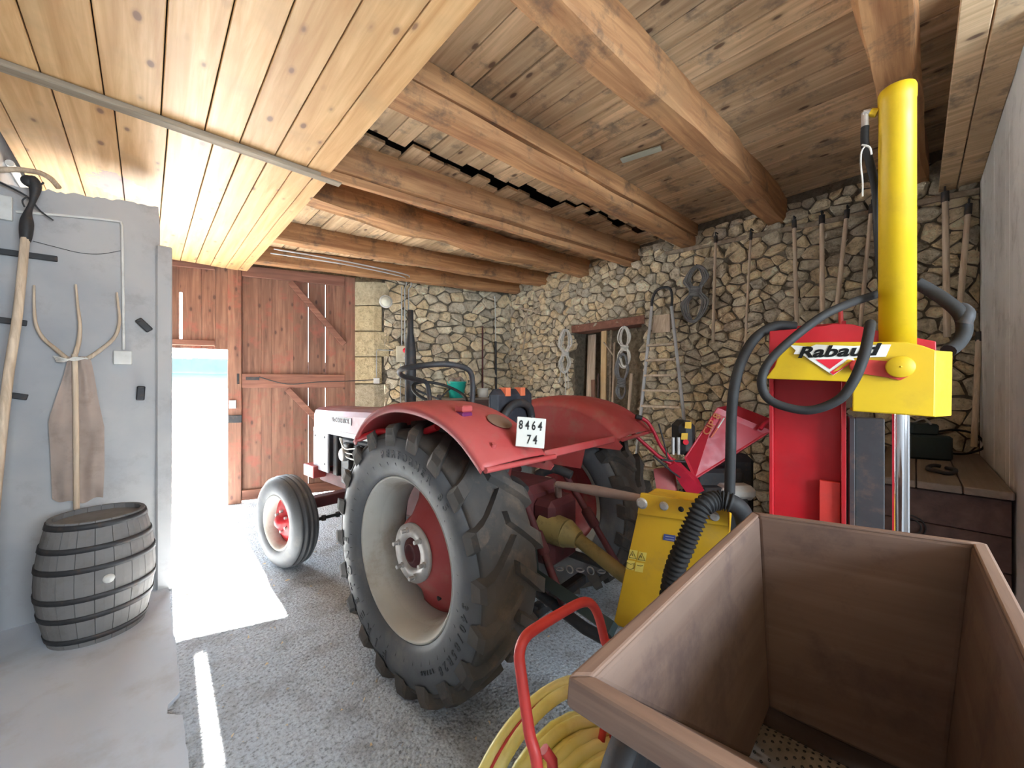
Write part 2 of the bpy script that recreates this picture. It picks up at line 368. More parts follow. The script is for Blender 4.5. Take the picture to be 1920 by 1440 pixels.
# east wall backing, with a recessed niche
niche = (EW(1203, 600), EW(1078, 760)); nu0 = (Vector(niche[0].xy) - E0).dot(ED); nu1 = (Vector(niche[1].xy) - E0).dot(ED)
nz0, nz1 = 1.05, EW(1140, 612).z
EM = frame((E0.x, E0.y, 0), (ED.x, ED.y, 0), (0, 0, 1))        # local: x along wall, y up, z = out of wall?
EN = Vector((-ED.y, ED.x, 0))                                       # inward (towards room)
def epos(u, z, off): return Vector((E0.x, E0.y, 0)) + Vector((ED.x, ED.y, 0)) * u + Vector((0, 0, z)) + EN * off
EL = 4.93
mb = MB()
def ebox(mb, u0, u1, z0, z1, o0, o1):
    vs = [epos(u, z, o) for z in (z0, z1) for (u, o) in ((u0, o0), (u1, o0), (u1, o1), (u0, o1))]
    mb.add(vs, [(0, 3, 2, 1), (4, 5, 6, 7), (0, 1, 5, 4), (1, 2, 6, 5), (2, 3, 7, 6), (3, 0, 4, 7)])
ebox(mb, -2.4, nu0, 0, 3.5, -0.5, 0); ebox(mb, nu1, EL + 0.5, 0, 3.5, -0.5, 0)
ebox(mb, nu0, nu1, 0, nz0, -0.5, 0); ebox(mb, nu0, nu1, nz1, 3.5, -0.5, 0); ebox(mb, nu0, nu1, nz0, nz1, -0.5, -0.28)
WE = struct(mb.build('wall_east', M_MORTAR))
# north wall backing (right of the doorway)
NN = Vector((-0.309, -0.951, 0)); NDv = Vector((ND.x, ND.y, 0))
def npos(u, z, off): return Vector((N0.x, N0.y, 0)) + NDv * u + Vector((0, 0, z)) + NN * off
mb = MB(); NL = 2.14
vs = [npos(u, z, o) for z in (0, 3.5) for (u, o) in ((0.12, -0.5), (NL + 0.3, -0.5), (NL + 0.3, 0), (0.12, 0))]
mb.add(vs, [(0, 3, 2, 1), (4, 5, 6, 7), (0, 1, 5, 4), (1, 2, 6, 5), (2, 3, 7, 6), (3, 0, 4, 7)])
WN = struct(mb.build('wall_north', M_MORTAR))
# grey concrete wall on the right (board marked)
mb = MB(); mb.box((2.3, -0.42, 0), (4.12, -0.305, 3.5))
WS = struct(mb.build('wall_south', M_GREY))
i = 0; x = 2.3
while x < 4.1:
    wd = random.uniform(0.09, 0.15); x1 = min(x + wd, 4.1); t = random.uniform(0.001, 0.005)
    MB().cbox((x + 0.001, -0.306, 0.0), (x1 - 0.001, -0.304 + t, 2.95), 0.002).build('board_marked_panel', M_GREY, WS); x = x1
struct(bx('wall_behind', (2.3, -2.6, 0), (2.42, -0.42, 3.5), M_CONC))
mb = MB(); mb.box((-0.8, -2.75, 0), (2.42, -2.6, 1.3)); mb.box((-0.8, -2.75, 2.6), (2.42, -2.6, 3.5)); mb.box((-0.8, -2.75, 1.3), (-0.15, -2.6, 2.6)); mb.box((1.65, -2.75, 1.3), (2.42, -2.6, 2.6))  # opening added in the unseen back wall to let in fill light
struct(mb.build('wall_back', M_CONC))

# ------------------------------------------------------------------ stones
def clip(poly, p, n):
    out = []
    for i in range(len(poly)):
        a, b = poly[i], poly[(i + 1) % len(poly)]
        da, db = (a - p).dot(n), (b - p).dot(n)
        if da <= 0: out.append(a)
        if (da < 0 < db) or (db < 0 < da): out.append(a + (b - a) * (da / (da - db)))
    return out
def rubble(u0, u1, z0, z1, sx, sz, posf, ok, wall, seed, limit=300, big=0.12, visf=None):
    rnd = random.Random(seed); pts = []; z = z0 - sz
    row = 0
    while z < z1 + sz:
        u = u0 - sx + rnd.uniform(0, sx); h = sz * rnd.uniform(0.6, 1.35)
        while u < u1 + sx:
            w_ = sx * rnd.uniform(0.4, 1.7)
            if rnd.random() < big: w_ *= 1.6
            pts.append(Vector((u + w_ / 2, z + h / 2 + rnd.uniform(-0.45, 0.45) * h))); u += w_
        z += h
    kz = sx / sz * 0.8; cells = []
    P2 = [Vector((p.x, p.y * kz)) for p in pts]
    for i, p in enumerate(P2):
        if not (u0 - 0.05 < p.x < u1 + 0.05 and z0 - 0.05 < pts[i].y < z1 + 0.05): continue
        s_ = sx * 2.2; poly = [p + Vector(q) for q in ((-s_, -s_), (s_, -s_), (s_, s_), (-s_, s_))]
        for j, q in enumerate(P2):
            if j == i: continue
            d = q - p
            if d.length_squared < (4.5 * sx) ** 2: poly = clip(poly, p + d * 0.5, d)
        poly = [Vector((min(max(q.x, u0), u1), min(max(q.y / kz, z0), z1))) for q in poly]
        cl = []
        for q in poly:
            if not cl or (q - cl[-1]).length > sz * 0.16: cl.append(q)
        if len(cl) > 1 and (cl[0] - cl[-1]).length < sz * 0.16: cl.pop()
        if len(cl) < 3: continue
        c = sum(cl, Vector((0, 0))) / len(cl)
        if not ok(c.x, c.y): continue
        A = abs(sum(cl[k].x * cl[(k + 1) % len(cl)].y - cl[(k + 1) % len(cl)].x * cl[k].y for k in range(len(cl)))) / 2
        if A < 0.0006: continue
        cells.append((A, c, cl))
    D_ = lambda c: (posf(c.x, c.y, 0) - Vector((0, 0, HC))).length
    cells.sort(key=lambda t: -t[0] / D_(t[1]) ** 2 * (visf(t[1].x, t[1].y) if visf else 1))
    rest = MB(); cnt = 0
    for A, c, cl in cells:
        # rounded outline
        ch = []
        m_ = len(cl)
        for k in range(m_):
            a, b = cl[k], cl[(k + 1) % m_]
            f1 = rnd.uniform(0.04, 0.2)
            jt = Vector((rnd.uniform(-1, 1), rnd.uniform(-1, 1))) * math.sqrt(A) * 0.05
            ch += [a.lerp(b, f1) + jt, a.lerp(b, 1 - rnd.uniform(0.04, 0.2))]
        gap = rnd.uniform(0.003, 0.008); rad = math.sqrt(A)
        tilt = Vector((rnd.uniform(-0.4, 0.4), rnd.uniform(-0.5, 0.35))); pr = rnd.uniform(0.012, 0.04) * min(1.3, rad / 0.09)
        def ringp(k, hgt):
            out = []
            for q in ch:
                dv = q - c; L_ = dv.length; dq = dv * max(0.2, (1 - (gap / max(L_, 1e-4)) )) * k
                o_ = hgt + (dq.dot(tilt)) * (hgt > 0) + (rnd.uniform(-0.007, 0.007) if hgt > 0 else 0)
                out.append(posf(c.x + dq.x, c.y + dq.y, o_))
            return out
        r0 = ringp(1.0, -0.02); r1 = ringp(0.98, pr * 0.6); r2 = ringp(0.76, pr)
        n_ = len(ch); vs = r0 + r1 + r2; fs = []
        for a in range(2):
            for k in range(n_): fs.append((a * n_ + k, a * n_ + (k + 1) % n_, (a + 1) * n_ + (k + 1) % n_, (a + 1) * n_ + k))
        fs.append(tuple(2 * n_ + k for k in range(n_)))
        if cnt < limit:
            MB().add(vs, fs, None, False).build('stone', M_STONE, wall); cnt += 1
        else: rest.add(vs, fs)
    if rest.v:
        o = rest.build('small_stones', M_STONE, wall); o['kind'] = 'stuff'
def ok_e(u, z): return not (nu0 - 0.03 < u < nu1 + 0.03 and nz0 < z < nz1 + 0.02)
rubble(0.0, EL, 0.02, 3.1, 0.130, 0.086, epos, ok_e, WE, 3, 300, visf=lambda u, z: 1.0 if z > 0.95 else 0.15)
rubble(0.14, NL, 0.02, 3.0, 0.19, 0.11, npos, lambda u, z: True, WN, 5, 170, big=0.22, visf=lambda u, z: 1.0 if z > 1.2 else 0.1)
# dressed quoins of the splayed door reveal
z = 0.0; k = 0
A_, B_ = Vector((2.33, 5.26)), Vector((2.115, 5.475))
for h in (0.42, 0.36, 0.40, 0.33, 0.38, 0.36, 0.36, 0.34):
    mb = MB(); e = random.uniform(0, 0.012); iw = 0.20 if k % 2 else 0.10
    a1 = A_ + Vector((ND.x, ND.y)) * iw + Vector((-0.31, -0.95)) * (0.02 + e); a0 = A_ + Vector((-0.31, -0.95)) * (0.02 + e)
    b0 = B_ - Vector((0.02, 0)); b1 = B_ + Vector((0.15, 0.35)); a2 = A_ + Vector((ND.x, ND.y)) * iw + Vector((0.1, 0.3))
    mb.prism([tuple(q) for q in (a0, a1, a2, b1, b0)], h - 0.012, Matrix.Translation((0, 0, z)))
    mb.build('quoin_stone', M_QUOIN, WN, bevel=0.01); z += h; k += 1
mb = MB(); mb.prism([tuple(q) for q in (A_ + Vector((0.03, 0.03)), A_ + Vector((0.16, 0.0)), A_ + Vector((0.2, 0.5)), B_ + Vector((0.16, 0.45)), B_ + Vector((0.01, 0.03)))], 3.45, Matrix.Translation((0, 0, 0))); mb.build('jamb_core', M_MORTAR, WN)
# upper fill above the doors and over the roof line
mb = MB(); dd = Vector((0.951, -0.309, 0)); dn = Vector((0.309, 0.951, 0)); DO = Vector((0.755, 5.92, 0))
def dpos(s, z, o): return DO + dd * s + dn * o + Vector((0, 0, z))
def dbox(mb, s0, s1, z0, z1, o0, o1, ch=0.004):
    return mb.cbox((s0, o0, z0), (s1, o1, z1), ch, frame(DO, dd, dn))
dbox(mb, -1.6, 1.6, 3.0, 3.5, -0.02, 0.4); struct(mb.build('wall_above_door', M_MORTAR))

# ------------------------------------------------------------------ ceiling: deck, loft boards, pine boards, beams
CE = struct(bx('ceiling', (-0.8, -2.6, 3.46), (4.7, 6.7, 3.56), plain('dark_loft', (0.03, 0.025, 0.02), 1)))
ZB = 2.95; ZT = 3.17
x = 0.62; ybr = 2.30
while x < 4.32:
    wd = random.uniform(0.115, 0.165); x1 = min(x + wd, 4.34); t = random.uniform(0, 0.008)
    cut = 2.48 - 0.169 * (x - 1.09) + random.uniform(-0.05, 0.04)
    g = random.uniform(0.005, 0.013)
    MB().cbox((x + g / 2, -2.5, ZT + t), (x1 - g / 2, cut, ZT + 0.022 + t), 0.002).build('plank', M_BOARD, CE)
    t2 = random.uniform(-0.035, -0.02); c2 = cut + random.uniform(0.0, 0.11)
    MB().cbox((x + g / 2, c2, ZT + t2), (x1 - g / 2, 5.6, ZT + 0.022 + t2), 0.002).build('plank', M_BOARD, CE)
    x = x1
def beam(p0, p1, wdt, z0, z1, wob=0.012, bow=0.0, seed=0, name='beam', side=0.0, mat=None, sag=0.0):
    """squared timber whose bottom runs p0->p1 (xy)"""
    p0 = Vector(p0); p1 = Vector(p1); d = (p1 - p0); L_ = d.length; d.normalize(); n_ = Vector((-d.y, d.x))
    mb = MB(); ns = 22; vs = []; fs = []
    sec = [(-1, -0.86), (-0.86, -1), (0.86, -1), (1, -0.86), (1, 0.9), (0.9, 1), (-0.9, 1), (-1, 0.9)]
    for i in range(ns + 1):
        t = i / ns
        bo = bow * math.sin(math.pi * t) ; c = p0.lerp(p1, t) + n_ * (bo + side)
        for j, (a, b) in enumerate(sec):
            hw = wdt / 2 + wob * noise.noise(Vector((t * L_ * 2.1 + seed * 9, j * 0.35, seed)))
            zz = (z0 - sag * math.sin(math.pi * t) + (z1 - z0) * (b + 1) / 2) + wob * noise.noise(Vector((t * L_ * 1.9, j * 0.5 + 5, seed * 3.1)))
            q = c + n_ * a * hw; vs.append((q.x, q.y, zz))
    m_ = len(sec)
    for i in range(ns):
        for j in range(m_): fs.append((i * m_ + j, i * m_ + (j + 1) % m_, (i + 1) * m_ + (j + 1) % m_, (i + 1) * m_ + j))
    fs += [tuple(range(m_)), tuple(ns * m_ + j for j in range(m_))[::-1]]
    # rotate into own axes so the grain follows the timber
    ang = math.atan2(d.y, d.x); M_ = Matrix.Translation((p0.x, p0.y, 0)) @ Matrix.Rotation(ang, 4, 'Z'); Mi = M_.inverted()
    mb.add([Mi @ Vector(v) for v in vs], fs)
    o = mb.build(name, mat or M_BEAM, CE, world=False); o.matrix_local = M_; return o
def bline(pxa, pxb, z=ZB, ext=1.6, end=0.12):
    a = GZ(*pxa, z).xy; b = GZ(*pxb, z).xy; d = (b - a).normalized(); return a - d * ext, b + d * end
# far edge -> near edge given through the lower (south-bottom) edge pixels; offset by half width to the north
for (pa, pb, wd, z0, z1, bow, sd_, wob, sag) in (
        ((487, 497), (957, 552), 0.16, 2.95, 3.14, 0.0, 1, 0.02, 0),        # F, along the doorway
        ((600, 470), (1024, 541), 0.15, 2.95, 3.15, 0.01, 2, 0.03, 0),       # E
        ((600, 392), (1105, 524), 0.17, 2.95, 3.16, 0.03, 3, 0.05, 0.03),    # D, crooked
        ((611, 326), (1198, 500), 0.14, 2.95, 3.16, 0.0, 4, 0.015, 0),       # C
        ((720, 199), (1268, 462), 0.15, 2.95, 3.04, 0.0, 5, 0.015, 0),       # B lower
        ((940, 0), (1440, 425), 0.15, 2.95, 3.17, -0.02, 6, 0.035, 0),       # A
        ((1603, 18), (1690, 372), 0.15, 2.95, 3.17, 0.0, 7, 0.03, 0)):       # G
    a, b = bline(pa, pb, ext=2.0 if pa[0] < 900 else 1.4)
    d = (b - a).normalized(); n_ = Vector((-d.y, d.x))
    if a.x < 0.86: a = a + d * ((0.86 - a.x) / d.x)
    off = -wd / 2 if pa[0] < 3000 else 0
    beam(a, b, wd, z0, z1, wob, bow, sd_, side=off, sag=sag)
    if sd_ == 5:
        beam(a, b, 0.10, 3.045, 3.17, 0.008, 0, 11, side=-wd / 2 - 0.045)
    if sd_ == 4:
        beam(a, b, 0.05, 2.90, 2.955, 0.004, 0, 14, side=0.0 - 0.04)
# lath + pine ceiling
def pale(edges, y0, y1, z, seed):
    rnd = random.Random(seed)
    for a, b in zip(edges[:-1], edges[1:]):
        t = rnd.uniform(-0.002, 0.002); g = 0.0025
        MB().cbox((a + g, y0 + rnd.uniform(-0.004, 0.004), z + t), (b - g, y1 + rnd.uniform(-0.01, 0.01), z + 0.02 + t), 0.003).build('pine_board', M_PALE, CE)
pale([-0.62, -0.56, -0.35, -0.149, 0.058, 0.24, 0.402, 0.584, 0.767, 0.906], -2.4, 2.80, 2.925, 1)
pale([-0.60, -0.53, -0.331, -0.119, 0.089, 0.289, 0.426, 0.563, 0.708, 0.836, 0.93], 2.80, 5.86, 2.925, 2)
mb = MB(); mb.cbox((-0.62, 2.755, 2.893), (0.99, 2.82, 2.924), 0.004); mb.build('batten', M_GWOOD, CE)
# low boards between last beam and the grey wall
for (a, b) in ((-0.30, -0.20), (-0.195, -0.11)):
    MB().cbox((1.4, a, 2.86), (4.1, b, 2.88), 0.003).build('plank', M_BOARD, CE)
# pale offcut nailed to the boards, and wall rail
p = GZ(1165, 300, 3.16); q = GZ(1240, 276, 3.16)
mb = MB(); d = (q - p).normalized(); mb.cbox((0, -0.03, -0.012), ((q - p).length, 0.03, 0.0), 0.002, frame(p, d, Vector((-d.y, d.x, 0))))
mb.build('pale_offcut', plain('pale_grey_wood', (0.55, 0.58, 0.48), 0.8), CE)

# ------------------------------------------------------------------ doors
def ds(px, o=0.0):
    p = PL(px, 720, D0, (0.951, -0.309), o); return (p - DO).dot(dd)
def dz(px, py, o=0.0): return PL(px, py, D0, (0.951, -0.309), o).z
d1 = thing('door_1', 'x', 'x', DO, math.atan2(-0.309, 0.951)); del d1['label'], d1['category']; struct(d1)
d2 = thing('door_2', 'x', 'x', dpos(-1.4, 0, 0), math.atan2(-0.309, 0.951)); del d2['label'], d2['category']; struct(d2)
XF[d2] = XF[d1].copy(); d2.location = DO
edges = [454, 490, 510, 550, 578, 610, 630, 648]
gaps = [0.0, 0.0002, 0.0010, 0.0002, 0.0016, 0.0007, 0.0002, 0]
for k in range(len(edges) - 1):
    s0, s1 = ds(edges[k]), ds(edges[k + 1])
    MB_ = MB(); dbox(MB_, s0 + gaps[k] / 2, s1 - gaps[k + 1] / 2, 0.03, 2.97, 0.0, 0.028, 0.003); MB_.build('plank', M_DOOR, d1)
sL, sM, sR = ds(428), ds(453), ds(663)
mb = MB(); dbox(mb, sL, sM + 0.005, 0.0, 3.0, -0.045, 0.03, 0.006); mb.build('stile', M_DOOR, d1)
mb = MB(); dbox(mb, ds(647), sR + 0.02, 0.02, 3.0, -0.035, 0.03, 0.006); mb.build('stile', M_DOOR, d1)
for (z0, z1) in ((2.86, 3.0), (1.45, 1.63), (0.03, 0.16)):
    mb = MB(); dbox(mb, sM + 0.006, ds(647) - 0.003, z0, z1, -0.035, -0.001, 0.005); mb.build('rail', M_DOORH, d1)
def brace(s0, z0, s1, z1, w_=0.075):
    mb = MB(); a = dpos(s0, z0, -0.03); b = dpos(s1, z1, -0.03); d = (b - a)
    mb.cbox((0, -w_ / 2, 0), (d.length, w_ / 2, 0.03), 0.004, frame(a, d, Vector((0, 0, 1)).cross(dn) if False else d.cross(dn)))
    mb.build('brace', M_DOORH, d1)
brace(ds(545), 2.84, ds(646), 2.05); brace(ds(540), 1.43, ds(646), 0.62)
# bolt, latch, lock plate
mb = MB(); dbox(mb, ds(446), ds(450), 1.50, 1.63, -0.06, -0.046, 0.002); mb.build('hinge_strap', M_IRON, d1)
mb = MB(); dbox(mb, ds(462), ds(487), 1.55, 1.59, -0.045, -0.035, 0.002); mb.tube([dpos(ds(487), 1.59, -0.05), dpos(ds(540), 1.50, -0.06), dpos(ds(600), 1.53, -0.07), dpos(ds(650), 1.54, -0.09), NW(705, 712, 0.03)], 0.006, 6)
mb.build('iron_rod', M_IRON, d1)
mb = MB(); dbox(mb, ds(430), ds(455), dz(440, 792), dz(440, 778), -0.062, -0.046, 0.003); mb.build('lock_case', M_IRON, d1)
mb = MB(); dbox(mb, ds(432), ds(445), dz(440, 765), dz(440, 750), -0.075, -0.046, 0.003); mb.build('latch', M_STEEL, d1)
# left leaf: boards above the small opened wicket
e2 = [ds(320) - 0.85, ds(320) - 0.62, ds(320) - 0.40, ds(320) - 0.2, ds(320), ds(338), ds(378), ds(404), ds(427)]
zo = 1.93
for k in range(len(e2) - 1):
    a, b = e2[k], e2[k + 1]
    if k == 4:   # board with a bite out of its edge: sunlight slot
        mb = MB(); dbox(mb, a + 0.001, b - 0.012, zo, 2.97, 0, 0.028, 0.003); dbox(mb, b - 0.012, b + 0.001, 2.60, 2.97, 0, 0.028, 0.001); dbox(mb, b - 0.012, b + 0.001, zo, 2.04, 0, 0.028, 0.001)
        mb.build('plank', M_DOOR, d2)
        continue
    mb = MB(); dbox(mb, a + (0.018 if k == 5 else 0.001), b - 0.001, zo, 2.97, 0, 0.028, 0.003)
    if k == 5: dbox(mb, a, a + 0.018, 2.60, 2.97, 0, 0.028, 0.001); dbox(mb, a, a + 0.018, zo, 2.04, 0, 0.028, 0.001)
    mb.build('plank', M_DOOR, d2)
mb = MB(); dbox(mb, ds(320) - 0.85, ds(404), 1.965, 2.035, -0.035, -0.001, 0.005); mb.build('rail', M_DOORH, d2)
mb = MB(); dbox(mb, ds(320) - 0.85, ds(404), 2.90, 3.0, -0.035, -0.001, 0.005); mb.build('rail', M_DOORH, d2)
for k in range(5):
    mb = MB(); a = ds(320) - 0.80 + 0.125 * k; dbox(mb, a - 0.1, a + 0.02, 0.03, 1.92, 0.0, 0.028, 0.003)
    mb.build('plank', M_DOOR, d2)
# outside: sunlit yard, green bank, low wall
yard = paint('sunlit_gravel', (0.75, 0.73, 0.70), 0.9, (0.6, 0.58, 0.55), 0.4, 2)
mb = MB(); mb.add([(-14, 6.0, -0.02), (16, 6.0, -0.02), (20, 26, 1.25), (-24, 26, 1.25)], [(0, 1, 2, 3)]); struct(mb.build('ground', yard))
gm = paint('grass', (0.004, 0.05, 0.045), 0.9, (0.002, 0.02, 0.02), 0.5, 2, bs=0.8)
mb = MB(); vs = []; fs = []
nx = 60
for i in range(nx + 1):
    for j in range(5):
        vs.append((-24 + 44 * i / nx, 26 + j * 0.9, 1.25 + j * 0.22 + 0.09 * noise.noise(Vector((i * 0.9, j * 1.3, 0)))))
for i in range(nx):
    for j in range(4): fs.append((i * 5 + j, (i + 1) * 5 + j, (i + 1) * 5 + j + 1, i * 5 + j + 1))
mb.add(vs, fs, None, True); o = mb.build('grass_bank', gm); tag(o, 'turquoise-green grass bank beyond the bright yard seen through the doorway', 'grass'); o['kind'] = 'stuff'
mb = MB()
for i in range(22): mb.cbox((-24 + i * 2, 29.7, 1.9), (-24 + i * 2 + 2.0, 30.1, 3.0 + 0.05 * (i % 3)), 0.002)
tag(mb.build('garden_wall', paint('pale_blue_render', (0.022, 0.038, 0.05), 0.9, (0.012, 0.028, 0.04), 0.6, 1)), 'low pale blue-grey wall above the grass bank outside', 'wall')

# ------------------------------------------------------------------ things on the partition
def wall_tube(name, label, cat, pts, r, m, n=8, group=None, k=6):
    mb = MB(); mb.tube(pts, r, n, k); o = mb.build(name, m); tag(o, label, cat, group); return o
# conduit and junction box on partition
t = thing('surface_conduit', 'thin grey-white conduit bent down the rendered partition to a square box', 'conduit', PW(232, 420))
MB().tube([PW(30, 397, 0.015), PW(120, 404, 0.015), PW(215, 414, 0.015)] + [PW(227, 420, 0.015), PW(229, 440, 0.015)] + [PW(231, 560, 0.015), PW(232, 656, 0.015)], 0.008, 8, 4).build('pipe', M_WHITE, t)
a, b = PW(213, 683), PW(248, 659)
MB().cbox((a.x, PY - 0.035, a.z), (b.x, PY, b.z), 0.004).build('junction_box', M_WHITE, t)
a, b = PW(0, 412), PW(25, 372)
tag(MB().cbox((a.x, PY - 0.03, a.z), (b.x, PY, b.z), 0.004).build('fuse_plate', M_WHITE), 'pale square cover plate at the top left of the rendered partition', 'cover plate')
wall_tube('loose_wire', 'thin sagging wire strung across the rendered partition above the wooden fork', 'wire', [PW(62, 452, 0.01), PW(100, 462, 0.01), PW(150, 474, 0.01), PW(190, 476, 0.01), PW(226, 470, 0.01)], 0.0018, M_IRON, 5)
for i, (p0, p1, lab) in enumerate((((-3, 472), (109, 487), 'long black iron strap hinge crossing behind the pole, uppermost on the partition'),
                                   ((-3, 600), (52, 607), 'short black iron strap on the partition, middle of the three'),
                                   ((15, 740), (53, 745), 'short black iron strap on the partition, lowest of the three'))):
    a, b = PW(*p0), PW(*p1); mb = MB(); d = b - a
    mb.cbox((0, -0.018, 0), (d.length, 0.018, 0.012), 0.003, frame(a + Vector((0, -0.012, 0)), d, (0, 0, 1)))
    for q in (0.85, 0.5): mb.lathe([(0.0, 0.006), (0.006, 0.004), (0.008, 0)], zalong(a + d * q + Vector((0, -0.012, 0)), (0, -1, 0)), 8)
    tag(mb.build('iron_strap', M_IRON), lab, 'strap', 'iron straps on the partition')
for i, (px, py, ang, lab) in enumerate(((270, 610, -0.7, 'small tilted dark iron bracket near the partition post'), (264, 737, 0.05, 'small upright dark iron bracket near the post, below the tilted one'))):
    c = PW(px, py); mb = MB(); Mx = Matrix.Translation(c + Vector((0, -0.02, 0))) @ Matrix.Rotation(ang, 4, 'Y')
    mb.cbox((-0.022, -0.01, -0.05), (0.022, 0.018, 0.05), 0.006, Mx); mb.cbox((-0.018, -0.03, 0.03), (0.018, -0.008, 0.045), 0.004, Mx)
    tag(mb.build('iron_bracket', M_IRON), lab, 'bracket', 'iron brackets by the partition post')
# scythe-like pole tool leaning against the partition
t = thing('pole_tool', 'long worn wooden pole with dark iron head and curved top arm leaning on the partition', 'tool', PW(-4, 950, 0.12))
MB().tube([Vector((-0.605, 3.28, 0.022)), PW(-20, 1060, 0.44), PW(-6, 900, 0.34), PW(15, 710, 0.26), PW(33, 590, 0.2), PW(48, 440, 0.13)], (0.023, 0.019), 10, 5).build('pole', M_HANDLE, t)
mb = MB(); mb.tube([PW(48, 452, 0.13), PW(50, 420, 0.12), PW(52, 400, 0.11), PW(62, 375, 0.1), PW(66, 350, 0.09), PW(58, 333, 0.08)], 0.02, 10, 4, rf=lambda u: 0.021 + 0.008 * math.sin(u * 9))
mb.lathe([(0, 0.02), (0.03, 0.018), (0.035, 0), (0.03, -0.018), (0, -0.02)], zalong(PW(55, 340, 0.09), (0.1, -1, 0)), 20)
mb.tube([PW(70, 352, 0.09), PW(82, 342, 0.09)], 0.005, 6, 1); mb.tube([PW(52, 368, 0.11), PW(42, 376, 0.11), PW(46, 388, 0.11)], 0.004, 6, 4)
mb.tube([PW(0, 342, 0.05), PW(50, 368, 0.06), PW(75, 395, 0.05), PW(100, 413, 0.05)], (0.006, 0.004), 6, 4); mb.build('iron_head', M_IRON, t)
MB().tube([PW(-4, 319, 0.1), PW(30, 318, 0.09), PW(70, 323, 0.05), PW(95, 335, 0.0), PW(110, 352, -0.05)], 0.016, 8, 5).build('curved_arm', M_HANDLE, t)
# wooden hay fork with three tines, sack hung on it
t = thing('wooden_fork', 'wooden hay fork with three curved tines hung upside up on the partition', 'fork', PW(140, 700, 0.04))
for pts in ([(125, 672), (105, 655), (82, 635), (68, 610), (64, 575), (64, 535)], [(140, 668), (148, 640), (150, 610), (146, 575), (142, 533)], [(165, 672), (190, 655), (215, 632), (224, 605), (222, 575), (219, 548)]):
    MB().tube([PW(x_, y_, 0.05) for x_, y_ in pts], (0.013, 0.005), 8, 5).build('tine', M_HANDLE, t)
MB().tube([PW(140, 664, 0.05), PW(142, 760, 0.055), PW(144, 1000, 0.07)], 0.014, 8, 4).build('shaft', M_HANDLE, t)
mb = MB()
for k in range(4): mb.tube([PW(100 + 2 * k, 668 + 3 * k, 0.05), PW(120, 672 + 2 * k, 0.075), PW(140, 676 - 2 * k, 0.07), PW(165, 670 + k, 0.05)], 0.004, 6, 4)
mb.build('binding', M_ROPE, t)
# sack: draped folds
def drape(name, label, cat, cols, m, mapf, depth, seed):
    mb = MB(); vs = []; nx, nz_ = 28, 26
    for j in range(nz_ + 1):
        v_ = j / nz_
        for i in range(nx + 1):
            u_ = i / nx; x0, x1, yy = cols(v_)
            px = x0 + (x1 - x0) * u_
            off = 0.03 + depth * (0.5 + 0.5 * math.sin(u_ * 9 + 2.2 * math.sin(v_ * 2.2 + seed) + 1.3 * noise.noise(Vector((u_ * 2, v_ * 3, 7))))) * (0.4 + v_ * 0.7) + 0.012 * noise.noise(Vector((u_ * 6, v_ * 5, seed)))
            vs.append(mapf(px + 5 * noise.noise(Vector((v_ * 3, u_ * 1.5, 3))), yy + (9 * math.sin(u_ * 3.0 + 0.3) + 3 * math.sin(u_ * 13)) * v_ * v_, off))
    n0 = len(vs); back = [v + Vector((0, 0.008, 0)) for v in vs]; fs = []
    for j in range(nz_):
        for i in range(nx):
            a = j * (nx + 1) + i; fs.append((a, a + 1, a + nx + 2, a + nx + 1)); fs.append((n0 + a, n0 + a + nx + 1, n0 + a + nx + 2, n0 + a + 1))
    mb.add(vs + back, fs, None, True); o = mb.build(name, m); tag(o, label, cat); return o
drape('sack', 'brownish-pink cloth sack hanging in folds from the wooden fork', 'sack',
      lambda v: (128 - 42 * min(1, v * 2.2) + 12 * v, 168 + 32 * min(1, v * 2) - 6 * v, 668 + 265 * v), M_SACK, PW, 0.028, 2)
# barrel
bc = GZ(185, 1210, 0.02); bc = Vector((bc.x, bc.y, 0)); bc += bc.normalized() * 0.235
t = thing('barrel', 'small old wooden barrel with dark hoops standing on the slab before the partition', 'barrel', (bc.x, bc.y, 0.02))
NS = 20
for k in range(NS):
    mb = MB(); vs = []; a0 = 2 * math.pi * k / NS + 0.006; a1 = 2 * math.pi * (k + 1) / NS - 0.006
    for j in range(9):
        z = 0.70 * j / 8; r = 0.205 + 0.05 * math.sin(math.pi * j / 8)
        for a in (a0, (a0 + a1) / 2, a1): vs.append((r * math.cos(a) * 0.998, r * math.sin(a) * 0.998, z))
        for a in (a1, a0): vs.append(((r - 0.02) * math.cos(a), (r - 0.02) * math.sin(a), z))
    fs = []
    for j in range(8):
        for i in range(5): fs.append((j * 5 + i, j * 5 + (i + 1) % 5, (j + 1) * 5 + (i + 1) % 5, (j + 1) * 5 + i))
    fs += [(0, 1, 2, 3, 4), tuple(40 + i for i in range(5))]
    mb.add(vs, fs); mb.build('stave', M_BARREL, t, world=False)
for z in (0.03, 0.16, 0.27, 0.43, 0.54, 0.66):
    mb = MB(); r = 0.207 + 0.05 * math.sin(math.pi * z / 0.7); r2 = 0.207 + 0.05 * math.sin(math.pi * (z + 0.03) / 0.7)
    mb.lathe([(r - 0.002, z), (r + 0.002, z), (r2 + 0.002, z + 0.03), (r2 - 0.002, z + 0.03)], None, 40, True); mb.build('hoop', M_IRON, t, world=False)
mb = MB(); mb.lathe([(0, 0.67), (0.19, 0.67), (0.19, 0.65), (0, 0.65)], None, 32, False, False); mb.build('barrel_head', M_BARREL, t, world=False)
da = math.atan2(-bc.y, -bc.x + 0.55)
mb = MB(); mb.lathe([(0, 0.02), (0.02, 0.018), (0.026, 0.0)], zalong((0.253 * math.cos(da), 0.253 * math.sin(da), 0.37), (math.cos(da), math.sin(da), 0)), 16); mb.build('bung', M_WHITE, t, world=False)
